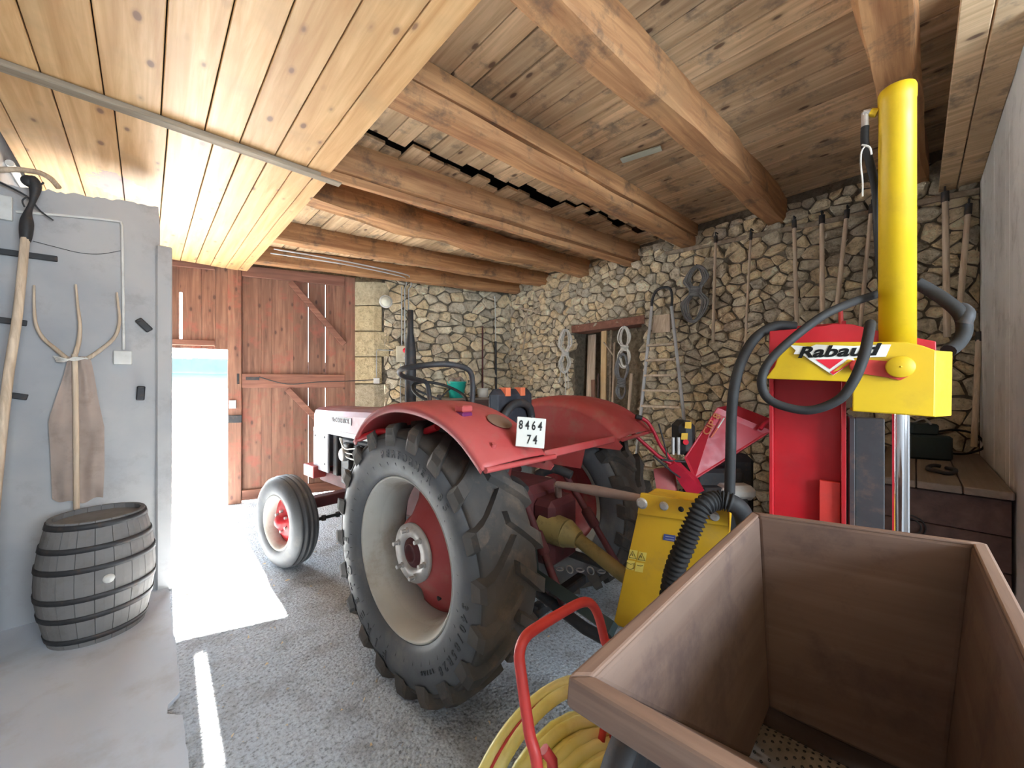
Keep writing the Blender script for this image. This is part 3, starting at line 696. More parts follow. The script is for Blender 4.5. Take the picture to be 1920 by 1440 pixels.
# pipe high on the west wall behind the partition
wall_tube('white_pipe', 'white pipe high on the left wall behind the partition top', 'pipe', [Vector((-0.615, 3.9, 2.88)), Vector((-0.615, 5.0, 2.86)), Vector((-0.615, 5.8, 2.85))], 0.02, M_WHITE, 10)

# ------------------------------------------------------------------ things on the north wall
c = NW(723, 566, 0.03); t = thing('bulkhead_lamp', 'round pale bulkhead lamp high on the stone wall beside the big door', 'lamp', c)
MB().lathe([(0, -0.02), (0.085, -0.02), (0.09, 0.03), (0.078, 0.045), (0.07, 0.04)], zalong(c, NN), 32).build('lamp_base', M_WHITE, t)
MB().lathe([(0.074, 0.035), (0.07, 0.06), (0.045, 0.085), (0, 0.095)], zalong(c, NN), 32).build('lamp_glass', M_GLASSL, t)
a = NW(741, 647, 0); c = NW(755, 664, 0.05)
t = thing('switch_box', 'pale electric switch box with a red button on the stone wall', 'switch box', c)
Mx = frame(c, NDv, (0, 0, 1))
MB().cbox((-0.09, -0.115, -0.05), (0.09, 0.115, 0.05), 0.008, Mx if Vector((Mx[0][2], Mx[1][2], Mx[2][2])).dot(NN) > 0 else Mx).build('case', paint('cream_case', (0.62, 0.58, 0.44), 0.5), t)
MB().lathe([(0.0, 0.05), (0.03, 0.045), (0.038, 0.0)], zalong(c + NN * 0.05 + Vector((0, 0, 0.05)) + NDv * 0.03, NN), 20).build('red_button', M_PRED, t)
MB().lathe([(0.0, 0.04), (0.02, 0.035), (0.024, 0.0)], zalong(c + NN * 0.05 + Vector((0, 0, -0.055)) + NDv * 0.03, NN), 16).build('knob', M_STEEL, t)
t = thing('wall_conduits', 'three thin grey conduits running down the stone wall into the switch box', 'conduit', NW(757, 645, 0.03))
for k, (px, y0, y1) in enumerate(((753, 538, 648), (759, 540, 648), (766, 542, 646))):
    MB().tube([NW(px, y0, 0.035), NW(px, y1, 0.04)], 0.008, 8, 1).build('pipe', M_GALV, t)
wall_tube('conduit', 'long pale conduit along the beam above the big door, bending down to the wall', 'conduit', [GZ(512, 468, 2.97) + Vector((0, -0.03, 0)), GZ(640, 490, 2.97) + Vector((0, -0.03, 0)), GZ(755, 513, 2.96), NW(768, 522, 0.16), NW(771, 534, 0.08), NW(766, 543, 0.04)], 0.008, M_GALV, 6)
wall_tube('conduit', 'second lower pale conduit running beside the first above the big door', 'conduit', [GZ(506, 476, 2.94) + Vector((0, -0.03, 0)), GZ(640, 496, 2.94) + Vector((0, -0.03, 0)), GZ(748, 517, 2.93), NW(760, 524, 0.14), NW(762, 533, 0.08), NW(758, 541, 0.04)], 0.007, M_GALV, 6)
wall_tube('conduit', 'short pale conduit on the beam face right of the bent conduits', 'conduit', [NW(780, 521, 0.2), NW(850, 532, 0.2), NW(928, 543, 0.2)], 0.007, M_GALV, 6)
wall_tube('thin_pipe', 'thin white pipe rising in the far corner of the stone walls', 'pipe', [NW(926, 558, 0.05), NW(928, 562, 0.05), NW(929, 640, 0.05)], 0.007, M_WHITE, 6)
wall_tube('ribbed_pipe', 'dark ribbed pipe standing in the far corner below the thin white pipe', 'pipe', [NW(929, 640, 0.05), NW(930, 735, 0.05), NW(931, 860, 0.05), NW(931, 930, 0.05)], 0.018, M_IRON, 8)
wall_tube('wall_pipe', 'reddish-brown pipe on the stone wall left of the far corner', 'pipe', [NW(905, 612, 0.04), NW(905, 800, 0.04)], 0.012, M_DRED, 8)
t = thing('socket_box', 'small white socket box with a thin pipe low on the stone wall by the door', 'socket', NW(706, 715, 0.03))
a, b = NW(701, 720), NW(712, 709); c = NW(706, 714, 0.03)
MB().cbox((-0.04, -0.04, -0.03), (0.04, 0.04, 0.02), 0.005, frame(c, NDv, (0, 0, 1))).build('box', M_WHITE, t)
MB().tube([NW(706, 708, 0.03), NW(706, 658, 0.03), NW(708, 656, 0.03), NW(738, 657, 0.03)], 0.006, 6, 1).build('pipe', M_GALV, t)
wall_tube('floor_pipe', 'straight thin pipe below the switch box running down the stone wall', 'pipe', [NW(751, 682, 0.03), NW(751, 760, 0.03)], 0.006, M_GALV, 6)
# cupboard against the north wall with teal bucket and tin
cb = NW(870, 760, 0.24); zc = 1.30; t = thing('low_cupboard', 'plain wooden cupboard against the far stone wall behind the tractor', 'cupboard', (cb.x, cb.y, 0), math.atan2(ND.y, ND.x))
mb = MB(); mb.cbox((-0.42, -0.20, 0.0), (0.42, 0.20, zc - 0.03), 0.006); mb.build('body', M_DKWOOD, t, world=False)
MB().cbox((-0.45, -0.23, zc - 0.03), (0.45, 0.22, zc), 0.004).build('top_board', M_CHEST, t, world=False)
for s_ in (-1, 1):
    MB().cbox((-0.21 + s_ * 0.205 - 0.19 + 0.21, -0.218, 0.06), (s_ * 0.205 + 0.19, -0.2, zc - 0.08), 0.004).build('door', M_DKWOOD, t, world=False)
b0 = NW(856, 748, 0.30); b0.z = zc; t = thing('bucket', 'teal plastic bucket with a folded cloth in it behind the steering wheel', 'bucket', b0)
MB().lathe([(0, 0.0), (0.10, 0.0), (0.135, 0.22), (0.142, 0.22), (0.142, 0.235), (0.13, 0.235), (0.095, 0.02), (0, 0.02)], Matrix.Translation(b0), 32).build('shell', M_TEAL, t)
mb = MB(); mb.tube([b0 + Vector((-0.12, 0, 0.2)), b0 + Vector((-0.08, -0.02, 0.27)), b0 + Vector((0, 0, 0.25)), b0 + Vector((0.07, 0, 0.29)), b0 + Vector((0.12, 0.01, 0.22))], 0.03, 8, 5, rf=lambda u: 0.028 + 0.008 * math.sin(u * 14)); mb.build('cloth', M_SACK, t)
b0 = NW(905, 752, 0.30); b0.z = zc; t = thing('paint_tin', 'round white lidded tub beside the teal bucket', 'tub', b0)
MB().lathe([(0, 0), (0.075, 0), (0.08, 0.12), (0, 0.12)], Matrix.Translation(b0), 28).build('tub_body', M_WHITE, t)
MB().lathe([(0, 0.14), (0.086, 0.138), (0.088, 0.118), (0, 0.118)], Matrix.Translation(b0), 28).build('lid', M_WHITE, t)

# ------------------------------------------------------------------ things on the east wall
# niche frame and its contents
def ebx(u0, u1, z0, z1, o0, o1, c=0.004, mb=None):
    mb = mb or MB(); 
    return mb.cbox((u0, z0, -o1), (u1, z1, -o0), c, frame((E0.x, E0.y, 0), (ED.x, ED.y, 0), (0, 0, 1)))
chk = frame((E0.x, E0.y, 0), (ED.x, ED.y, 0), (0, 0, 1)); ZS = 1 if Vector((chk[0][2], chk[1][2], 0)).dot(EN) > 0 else -1
def ebx(u0, u1, z0, z1, o0, o1, c=0.004, mb=None):
    mb = mb or MB(); a, b = (o0 * ZS, o1 * ZS); return mb.cbox((u0, z0, a), (u1, z1, b), c, chk)
ebx(nu0 - 0.06, nu1 + 0.03, nz1 - 0.03, nz1 + 0.07, -0.2, 0.04).build('lintel', M_DOORH, WE)
ebx(nu0 - 0.02, nu1 + 0.02, nz0 - 0.05, nz0 - 0.002, -0.27, 0.10).build('sill', M_GWOOD, WE)
def eu(px, py, off=0.0): return (Vector(EW(px, py, off).xy) - E0).dot(ED)
def nplank(name, label, p0, p1, wd, th, m, off0=-0.12, off1=-0.2):
    a = epos(eu(p0[0], 700, off0), nz0 + 0.0, off0); b = epos(eu(p1[0], 700, off1), EW(p1[0], p1[1], off1).z, off1)
    d = b - a; mb = MB(); mb.cbox((-wd / 2, -th / 2, 0), (wd / 2, th / 2, d.length), 0.003, frame(a, ED.to_3d(), EN) @ Matrix.Identity(4) if False else zal(a, d))
    tag(mb.build(name, m), label, 'plank', 'planks standing in the wall niche')
def zal(a, d):
    z = Vector(d).normalized(); x = Vector((ED.x, ED.y, 0)); x = (x - z * x.dot(z)).normalized(); y = z.cross(x)
    return Matrix(((x.x, y.x, z.x, a[0]), (x.y, y.y, z.y, a[1]), (x.z, y.z, z.z, a[2]), (0, 0, 0, 1)))
nplank('plank', 'wide speckled brown plank at the left of the wall niche', (1106, 740), (1110, 628), 0.13, 0.02, M_HANDLE, -0.10, -0.20)
nplank('plank', 'bright yellowish plank standing in the wall niche', (1131, 740), (1133, 616), 0.085, 0.022, M_PLANK2, -0.06, -0.14)
nplank('plank', 'narrow brown plank behind the bright one in the niche', (1144, 740), (1146, 616), 0.03, 0.02, M_GWOOD, -0.08, -0.14)
nplank('plank', 'short reddish board leaning low in the niche', (1113, 740), (1112, 712), 0.06, 0.018, M_DOOR, -0.05, -0.07)
nplank('plank', 'short dark lath standing low in the niche', (1121, 740), (1122, 700), 0.016, 0.016, M_DKWOOD, -0.03, -0.04)
nplank('plank', 'slanting thin plank at the right of the niche', (1178, 755), (1184, 700), 0.035, 0.02, M_HANDLE, -0.03, -0.05)
t = thing('forked_branch', 'peeled forked branch standing in the wall niche', 'branch', epos(eu(1148, 745), nz0, -0.03))
mb = MB(); mb.tube([epos(eu(1148, 745, -0.03), nz0, -0.03), EW(1151, 700, -0.03), EW(1152, 668, -0.04), EW(1153, 642, -0.04)], (0.02, 0.013), 8, 4)
mb.build('trunk', M_HANDLE, t); MB().tube([EW(1151, 668, -0.035), EW(1142, 655, -0.02), EW(1132, 642, 0.0)], (0.012, 0.008), 8, 4).build('side_branch', M_HANDLE, t)
# rope hanks
def hank(name, label, pxs, off, m, loops, r, group=None, wraps=None, spread=0.5, seed=1, flat=False):
    rnd = random.Random(seed); top, bot = pxs; a = EW(*top, off); b = EW(*bot, off); t = thing(name, label, 'rope', a, 0.0, 'rope and cable hanks on the stone wall')
    H = (b - a).length; ctr = (a + b) / 2; up = (a - b).normalized(); sd = Vector((ED.x, ED.y, 0))
    for k in range(loops):
        w_ = H * 0.13 * spread * rnd.uniform(0.6, 1.35); pts = []
        dx = rnd.uniform(-0.012, 0.012); hh = H / 2 * rnd.uniform(0.9, 1.0)
        for j in range(25):
            q = 2 * math.pi * j / 24
            wx = w_ * math.sin(q) * (1 - (wraps is not None) * 0.75 * math.exp(-((math.cos(q) - wraps[0]) / 0.25) ** 2)) if wraps else w_ * math.sin(q)
            pts.append(ctr + up * math.cos(q) * hh + sd * (wx + dx) + EN * (0.006 * k / loops * 4 + rnd.uniform(-0.004, 0.004)))
        MB().tube(pts, r, 6, 2, False).build('loop', m, t)
    if wraps:
        mb = MB(); zc_ = wraps[0]; c = ctr + up * (H / 2 * zc_)
        for k in range(wraps[1]):
            pts = [c + up * (k - wraps[1] / 2) * r * 2.0 + sd * math.cos(q) * H * 0.085 + EN * (math.sin(q) * 0.035 + 0.01) + up * 0.01 * math.cos(q) for q in [2 * math.pi * j / 12 for j in range(13)]]
            mb.tube(pts, r, 6, 1, False)
        mb.build('wrap', m, t)
    MB().tube([a + EN * 0.03, a - EN * (off + 0.02)], 0.005, 6, 1).build('nail', M_IRON, t)
    return t
hank('cable_hank', 'grey cable tied in a figure eight, hung high right of the ladder', ((1308, 497), (1301, 606)), 0.05, M_ROPEG, 10, 0.007, wraps=(0.12, 7), spread=1.5, seed=4)
hank('rope_hank', 'white rope hank hanging on the wall left of the niche', ((1062, 617), (1060, 700)), 0.05, M_ROPE, 9, 0.006, wraps=(-0.1, 5), spread=1.3, seed=6)
mb = MB()
for k, (x0, x1) in enumerate(((1059, 1061), (1064, 1066), (1052, 1046))): mb.tube([EW(x0, 690, 0.05), EW((x0 + x1) / 2, 715, 0.05), EW(x1, 740 - k * 12, 0.05)], 0.006, 6, 3)
tag(mb.build('rope_tail', M_ROPE), 'loose white rope ends dangling below the white rope hank', 'rope')
hank('dark_rope_hank', 'thick brownish rope hank hung in the right side of the niche', ((1172, 612), (1172, 690)), 0.06, M_ROPE, 6, 0.009, wraps=(0.0, 4), spread=1.2, seed=8)
hank('lower_rope_hank', 'grey twisted rope hank below the thick brown one in the niche', ((1168, 662), (1165, 748)), 0.07, M_ROPEG, 7, 0.009, wraps=(-0.25, 6), spread=1.0, seed=9)
# T-shaped wooden tool
t = thing('wooden_rake', 'small T-shaped braced wooden tool hanging on the stone wall near the corner', 'tool', EW(985, 620, 0.04))
MB().tube([EW(980, 664, 0.04), EW(986, 615, 0.05), EW(989, 583, 0.06)], 0.009, 8, 2).build('handle', M_HANDLE, t)
MB().tube([EW(973, 577, 0.06), EW(1013, 586, 0.06)], 0.014, 8, 1).build('crossbar', M_HANDLE, t)
for q in (977, 1010): MB().tube([EW(q, 579 if q < 980 else 586, 0.06), EW(987.5, 596, 0.055)], 0.007, 6, 1).build('brace', M_HANDLE, t)
# step ladder
fb = [EW(1199, 800, 0.42), EW(1286, 815, 0.40)]; ft = [EW(1222, 575, 0.12), EW(1259, 575, 0.12)]
def ext_to_floor(t_, b_, z=0.0):
    d = b_ - t_; return t_ + d * ((t_.z - z) / -d.z)
t = thing('stepladder', 'folded metal stepladder with thin wooden treads and a rounded top rail against the stone wall', 'ladder', ext_to_floor(ft[0], fb[0]))
lo = [ext_to_floor(ft[i], fb[i], 0.0) for i in (0, 1)]
for i in (0, 1): MB().tube([lo[i], ft[i]], 0.017, 8, 1).build('side_rail', M_GALV, t)
MB().tube([ft[0], EW(1223, 562, 0.10), EW(1230, 546, 0.09), EW(1244, 539, 0.09), EW(1256, 541, 0.09), EW(1260, 556, 0.10), ft[1]], 0.014, 8, 5).build('top_rail', M_IRON, t)
def lr(i, z): d = lo[i] - ft[i]; return ft[i] + d * ((ft[i].z - z) / (ft[i].z))
for zz in (628, 664, 700, 735, 771):
    zt_ = 1.5 + (720 - zz) / FP * 3.25
    a, b = lr(0, zt_), lr(1, zt_); d = b - a
    MB().cbox((0.01, -0.04, -0.011), (d.length - 0.01, 0.04, 0.011), 0.003, frame(a, d, EN)).build('tread', M_HANDLE, t)
k = 0
for zt_ in (0.95, 0.65, 0.35):
    a, b = lr(0, zt_), lr(1, zt_); d = b - a
    MB().cbox((0.01, -0.04, -0.011), (d.length - 0.01, 0.04, 0.011), 0.003, frame(a, d, EN)).build('tread', M_HANDLE, t)
a = EW(1226, 592, 0.10); b = EW(1257, 589, 0.10); c2 = EW(1258, 622, 0.14); d2_ = EW(1224, 625, 0.14)
MB().slab([a, b, c2, d2_], 0.015, EN).build('platform', M_HANDLE, t)
# rail with hanging handles
r0, r1 = EW(1240, 474, 0.06), EW(1838, 352, 0.06); zr = (r0.z + r1.z) / 2
ua, ub = eu(1240, 474, 0.06), eu(1838, 352, 0.06)
zr0, zr1 = r0.z, r1.z
mb = MB(); a, b = epos(ua, zr0, 0.03), epos(ub, zr1, 0.03); d = b - a; mb.cbox((0, -0.02, -0.02), (d.length, 0.02, 0.02), 0.004, frame(a, d, (0, 0, 1)))
tr = mb.build('wall_rail', M_GWOOD); tag(tr, 'long thin wooden rail fixed along the top of the stone wall carrying the tool handles', 'rail')
hs = [((1342, 446), (1337, 641), 'leftmost long wooden handle hanging from the wall rail, beside the grey cable'),
      ((1408, 440), (1397, 655), 'thin reddish wooden handle hanging second from the left on the rail'),
      ((1489, 417), (1494, 606), 'straight wooden handle hanging third from the left, above the black hose'),
      ((1541, 408), (1542, 612), 'thick grey-topped handle hanging fourth from the left on the rail'),
      ((1588, 398), (1567, 600), 'slanting handle fifth from the left, behind the lifting eye of the splitter'),
      ((1634, 388), (1613, 612), 'slanting thin handle hanging just left of the yellow cylinder'),
      ((1772, 365), (1776, 632), 'thick straight handle hanging first right of the yellow cylinder'),
      ((1816, 388), (1800, 570), 'slanting handle hanging furthest right near the grey wall')]
for i, (p0, p1, lab) in enumerate(hs):
    a, b = EW(*p0, 0.085), EW(*p1, 0.075); t = thing('tool_handle', lab, 'tool handle', a, group='tool handles hanging from the wall rail')
    r_ = (0.013, 0.010, 0.014, 0.016, 0.014, 0.012, 0.016, 0.014)[i]
    MB().tube([a, (a + b) / 2 + EN * 0.004, b], (r_ * 1.0, r_ * 1.15), 8, 2).build('shaft', M_HANDLE, t)
    dd_ = (a - b).normalized(); mb = MB(); mb.tube([a - dd_ * 0.05, a + dd_ * 0.02], r_ * 1.25, 8, 1); mb.tube([a + dd_ * 0.02, a + dd_ * 0.05 + EN * 0.01, a + dd_ * 0.05 - EN * 0.05], 0.006, 6, 3)
    mb.build('ferrule', M_IRON, t)
t = thing('leaning_handle', 'long wooden handle standing on the bench and leaning in the corner by the grey wall', 'tool handle', EW(1833, 830, 0.10))
MB().tube([EW(1826, 838, 0.16), EW(1836, 626, 0.04)], 0.015, 8, 1).build('shaft', M_HANDLE, t)
MB().tube([EW(1836, 640, 0.045), EW(1837, 622, 0.04)], 0.018, 8, 1).build('ferrule', M_IRON, t)

# ------------------------------------------------------------------ chest bench on the right with bits on it
zb = 1.03; t = thing('chest_bench', 'large dark wooden chest bench in the corner between stone wall and grey wall', 'bench', (3.4, 0.1, 0))
x0b, x1b, y0b, y1b = 2.74, 4.07, -0.29, 0.42
n = 6
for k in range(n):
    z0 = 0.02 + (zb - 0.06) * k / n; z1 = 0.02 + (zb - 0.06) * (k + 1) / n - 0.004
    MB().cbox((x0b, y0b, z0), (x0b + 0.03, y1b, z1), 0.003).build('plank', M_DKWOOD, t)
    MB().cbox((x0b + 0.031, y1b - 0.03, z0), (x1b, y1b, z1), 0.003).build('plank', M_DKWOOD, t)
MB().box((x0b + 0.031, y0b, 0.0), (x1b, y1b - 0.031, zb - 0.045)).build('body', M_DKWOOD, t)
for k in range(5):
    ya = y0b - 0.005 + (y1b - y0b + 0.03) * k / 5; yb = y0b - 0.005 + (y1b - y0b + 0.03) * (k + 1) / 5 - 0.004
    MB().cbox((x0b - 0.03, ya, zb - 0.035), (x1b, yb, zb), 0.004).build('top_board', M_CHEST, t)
c = GZ(1783, 893, zb); 
mb = MB(); Mx = zalong(Vector((x0b - 0.012, 0.02 , 0.80)), (-1, 0, 0))
for rr in (0.05, 0.035): mb.lathe([(rr, 0), (rr + 0.006, 0.004), (rr + 0.006, -0.004)], Mx, 28, True)
mb.build('spiral_emblem', M_IRON, t)
t = thing('battery_case', 'black-green squarish metal case standing on the bench against the stone wall', 'case', GZ(1735, 856, zb))
c = GZ(1732, 858, zb); Mz = Matrix.Translation(c) @ Matrix.Rotation(R(-70), 4, 'Z')
MB().cbox((-0.1, -0.09, 0.0), (0.1, 0.09, 0.15), 0.012, Mz).build('case_body', M_DGREEN, t)
MB().cbox((-0.08, -0.06, 0.15), (0.05, 0.06, 0.22), 0.01, Mz).build('case_top', M_DGREEN, t)
MB().tube([c + Vector((-0.06, -0.03, 0.22)), c + Vector((0, 0, 0.25)), c + Vector((0.04, 0.04, 0.22))], 0.006, 6, 4).build('grip', M_STEEL, t)
mb = MB(); c0 = GZ(1790, 852, zb + 0.03)
pts = [GZ(px, py, zb + dz_) for px, py, dz_ in ((1762, 812, 0.18), (1790, 812, 0.16), (1835, 822, 0.10), (1842, 838, 0.03), (1800, 851, 0.02), (1770, 845, 0.04), (1745, 830, 0.12))]
pts = [EW(1755, 810, 0.25), EW(1790, 806, 0.12), EW(1830, 815, 0.1), EW(1845, 838, 0.12), GZ(1815, 850, zb + 0.02), GZ(1785, 850, zb + 0.015), GZ(1760, 842, zb + 0.05)]
mb.tube(pts, 0.007, 6, 6); o = mb.build('wire_loop', M_BLACK); tag(o, 'black wire loop lying on the bench against the stone wall', 'wire')
mb = MB(); c = GZ(1765, 880, zb + 0.012)
mb.tube([c + Vector((0.11 * math.cos(q), 0.05 * math.sin(q), 0.004 * math.sin(3 * q))) for q in [2 * math.pi * j / 24 * 0.93 for j in range(25)]], 0.01, 7, 2); tag(mb.build('iron_ring', M_IRON), 'flat dark iron ring lying near the front edge of the bench top', 'ring')

# ------------------------------------------------------------------ TRACTOR
TY = R(5.0); TO = Vector((1.665, 1.80, 0)); 
tr = thing('tractor', 'old faded red farm tractor with a large ribbed rear tyre, parked facing the wooden doors', 'tractor', TO, TY)
TM = XF[tr]
def T(x, y, z): return TM @ Vector((x, y, z))
def tb(mb, name, m, parent=None, bevel=0): return mb.build(name, m, parent or tr, world=False, bevel=bevel)
RX = lambda c, sgn: Matrix.Translation(Vector(c)) @ (Matrix.Rotation(R(90) * sgn, 4, 'Y'))   # local z -> +-x
def rear_wheel(sx):
    Mx = RX((sx * 0.62, 0, 0.655), sx)          # local z points outward
    Ro = 0.655
    lv = Mx.inverted().to_3x3() @ Vector((0, -1, 0.05)); LOBE = math.atan2(lv.y, lv.x)
    # rim = part
    mb = MB(); mb.lathe([(0.392, 0.135), (0.396, 0.142), (0.388, 0.15), (0.38, 0.142), (0.374, 0.125), (0.358, 0.11), (0.352, 0.07), (0.338, 0.05), (0.335, -0.06), (0.36, -0.11), (0.39, -0.13), (0.405, -0.14), (0.395, -0.125), (0.35, -0.09), (0.345, 0.06), (0.37, 0.10), (0.39, 0.13)], Mx, 72, True)
    rim = tb(mb, 'rear_rim', M_RIM)
    mb = MB(); prof = [(0.388, 0.128), (0.396, 0.150), (0.425, 0.166), (0.47, 0.178), (0.52, 0.180), (0.565, 0.172), (0.60, 0.155), (0.615, 0.12), (0.618, 0.0), (0.615, -0.12), (0.60, -0.155), (0.565, -0.172), (0.52, -0.18), (0.47, -0.178), (0.43, -0.166), (0.408, -0.15), (0.400, -0.128)]
    mb.lathe(prof, Mx, 96, True); tyre = tb(mb, 'tyre', M_RUBS, rim)
    nl = 20
    for side in (1, -1):
        mb = MB()
        for k in range(nl):
            a0 = 2 * math.pi * (k + (0.5 if side < 0 else 0)) / nl
            st = [(-0.006, 0.60, 0.0, 0.022), (0.05, 0.605, 0.075, 0.024), (0.105, 0.60, 0.15, 0.027), (0.15, 0.592, 0.205, 0.031), (0.176, 0.57, 0.235, 0.034), (0.182, 0.545, 0.245, 0.030)]
            top = [Ro, Ro, Ro - 0.002, Ro - 0.006, Ro - 0.022, 0.60]
            vs = []
            for (h, rb, da_, hw), rt in zip(st, top):
                for s_, rr in ((-1, rb), (-0.8, rt), (0.8, rt), (1, rb)):
                    wv = hw * s_ * (1.5 if rr == rb else 1.2)
                    a = a0 - da_ * 1.0 + wv / 0.63; vs.append((rr * math.cos(a), rr * math.sin(a), h * side + (0.004 * side if rr == rt and h > .17 else 0)))
            fs = []
            for i in range(5):
                for j in range(3): fs.append((i * 4 + j, i * 4 + j + 1, i * 4 + j + 5, i * 4 + j + 4))
            fs += [(0, 3, 2, 1), (20, 21, 22, 23)]
            mb.add(vs, fs, Mx)
        o = tb(mb, 'tread_lugs', M_RUB, rim); o['kind'] = 'stuff'
    mb = MB(); mb.lathe([(0.585, 0.166), (0.604, 0.157), (0.620, 0.122), (0.622, 0.0), (0.620, -0.122), (0.604, -0.157), (0.585, -0.166), (0.58, -0.15), (0.60, 0.0), (0.58, 0.15)], Mx, 96, True); tb(mb, 'tread_band', M_RUB, rim)
    # dished disc: wide lobe to one side, cut away on the other
    HH = 0.075
    mb = MB(); vs = []; fs = []; na = 72; rings = [(1.0, -0.055), (0.93, -0.05), (0.75, -0.02), (0.55, 0.035), (0.44, HH - 0.012), (0.0, HH - 0.008)]
    for j in range(na):
        a = 2 * math.pi * j / na; dlt = abs((a - LOBE + math.pi) % (2 * math.pi) - math.pi); q = min(1, max(0, (dlt - 1.9) / 0.35)); r = 0.338 * (1 - q) + 0.165 * q
        for k_, h in rings:
            rr = max(0.155 * (k_ > 0), r * k_) if k_ > 0.5 else (0.150 if k_ > 0 else 0.0)
            vs.append((rr * math.cos(a), rr * math.sin(a), h if rr > 0.17 or k_ < 0.5 else HH - 0.03))
    for j in range(na):
        for i in range(5): fs.append((j * 6 + i, ((j + 1) % na) * 6 + i, ((j + 1) % na) * 6 + i + 1, j * 6 + i + 1))
    mb.add(vs, fs, Mx, True); o = tb(mb, 'wheel_disc', M_TRED, rim); sm_ = o.modifiers.new('thick', 'SOLIDIFY'); sm_.thickness = 0.008
    Mh = Mx @ Matrix.Translation((0, 0, HH))
    mb = MB(); mb.lathe([(0.145, -0.006), (0.145, 0.012), (0.078, 0.012), (0.072, -0.004)], Mh, 48); tb(mb, 'hub_plate', M_STEEL, rim)
    mb = MB(); mb.lathe([(0.076, -0.004), (0.072, 0.006), (0.052, 0.008), (0.048, 0.02), (0.04, 0.022), (0.036, 0.008), (0, 0.006)], Mh, 40); tb(mb, 'hub', M_DRED, rim)
    for k in range(6):
        a = 2 * math.pi * k / 6 + 0.3; c = Mh @ Vector((0.112 * math.cos(a), 0.112 * math.sin(a), 0.010)); c2 = Mh @ Vector((0.112 * math.cos(a), 0.112 * math.sin(a), 0.048))
        mb = MB(); mb.tube([c, c.lerp(c2, 0.35)], 0.016, 6, 1, smooth=False); mb.cyl(c.lerp(c2, 0.35), c2, 0.010, 10); mb.lathe([(0, 0.0005), (0.006, 0.0005)], zalong(c2, c2 - c), 8); tb(mb, 'wheel_stud', M_STEEL, rim)
    for a in (LOBE + 1.25, LOBE - 1.25):
        mb = MB(); mb.lathe([(0.0, 0.004), (0.012, 0.003), (0.012, -0.01)], Mx @ Matrix.Translation((0.25 * math.cos(a), 0.25 * math.sin(a), -0.012)), 12); tb(mb, 'disc_hole', M_BAND, rim)
    if sx < 0:
        mb = MB()
        # angle measured from +y (forward) towards +z (up); clockwise on screen runs from forward over the top to the rear
        SG = 1
        def arcs(txt, rad, a_mid, size, adv, bold=0.0):
            n_ = len(txt)
            for i, ch in enumerate(txt):
                if ch == ' ': continue
                ang = a_mid + (i - (n_ - 1) / 2) * adv / rad
                vs, fs = text_geo(ch, size, 0.0018, bold)
                u_ = Vector((0, math.cos(ang), math.sin(ang))); nn = Vector((-1, 0, 0)); xd = u_.cross(nn)
                h_ = 0.62 + (0.180 if 0.46 < rad < 0.53 else 0.176)
                c = Vector((-h_, 0, 0.655)) + u_ * rad
                Mt = Matrix(((xd.x, u_.x, nn.x, c.x), (xd.y, u_.y, nn.y, c.y), (xd.z, u_.z, nn.z, c.z), (0, 0, 0, 1)))
                mb.add(vs, fs, Mt)
        arcs('PERFORMER 85', 0.505, R(108), 0.052, 0.050, 0.001)
        arcs('340/85R28', 0.505, R(205), 0.05, 0.046, 0.001)
        arcs('FIRESTONE', 0.505, R(318), 0.068, 0.082, 0.001)
        arcs('127A8', 0.49, R(238), 0.028, 0.024)
        for k in range(40):
            a = 2 * math.pi * k / 40; u_ = Vector((0, math.cos(a), math.sin(a)))
            p_ = Vector((-0.62 - 0.170, 0, 0.655)) + u_ * 0.445; q_ = Vector((-0.62 - 0.178, 0, 0.655)) + u_ * 0.465
            mb.tube([p_, q_], 0.0015, 4, 1)
        o = tb(mb, 'sidewall_lettering', M_RUBL, rim); o['kind'] = 'stuff'
    return rim
rear_wheel(-1); rear_wheel(1)
def front_wheel(sx):
    steer = R(8); base = Matrix.Translation((sx * 0.63 - 0.03, 1.866, 0.372)) @ Matrix.Rotation(steer, 4, 'Z') @ Matrix.Rotation(R(90) * sx, 4, 'Y')
    mb = MB(); mb.lathe([(0.222, 0.07), (0.228, 0.078), (0.216, 0.084), (0.205, 0.07), (0.19, 0.05), (0.185, -0.05), (0.205, -0.07), (0.222, -0.075), (0.2, -0.05), (0.197, 0.045)], base, 56, True); rim = tb(mb, 'front_rim', M_RIM)
    pr = [(0.219, 0.068), (0.228, 0.085), (0.26, 0.097), (0.305, 0.097), (0.34, 0.085), (0.355, 0.07)]
    tread = [(0.364, 0.062), (0.364, 0.05), (0.352, 0.044), (0.352, 0.036), (0.371, 0.028), (0.371, 0.012), (0.357, 0.006), (0.357, -0.006)]
    full = pr + tread; full += [(r, -h) for r, h in full[::-1]][1:]
    mb = MB(); mb.lathe(full, base, 72, True); tb(mb, 'tyre', M_RUBS, rim)
    mb = MB(); mb.lathe([(0.195, -0.01), (0.15, 0.0), (0.11, 0.03), (0.06, 0.035), (0.055, 0.065), (0.03, 0.085), (0, 0.088)], base, 40); tb(mb, 'wheel_disc', M_SRED, rim)
    for k in range(6):
        a = 2 * math.pi * k / 6; mb = MB(); mb.cyl(base @ Vector((0.082 * math.cos(a), 0.082 * math.sin(a), 0.03)), base @ Vector((0.082 * math.cos(a), 0.082 * math.sin(a), 0.052)), 0.011, 6); tb(mb, 'wheel_nut', M_STEEL, rim)
front_wheel(-1); front_wheel(1)
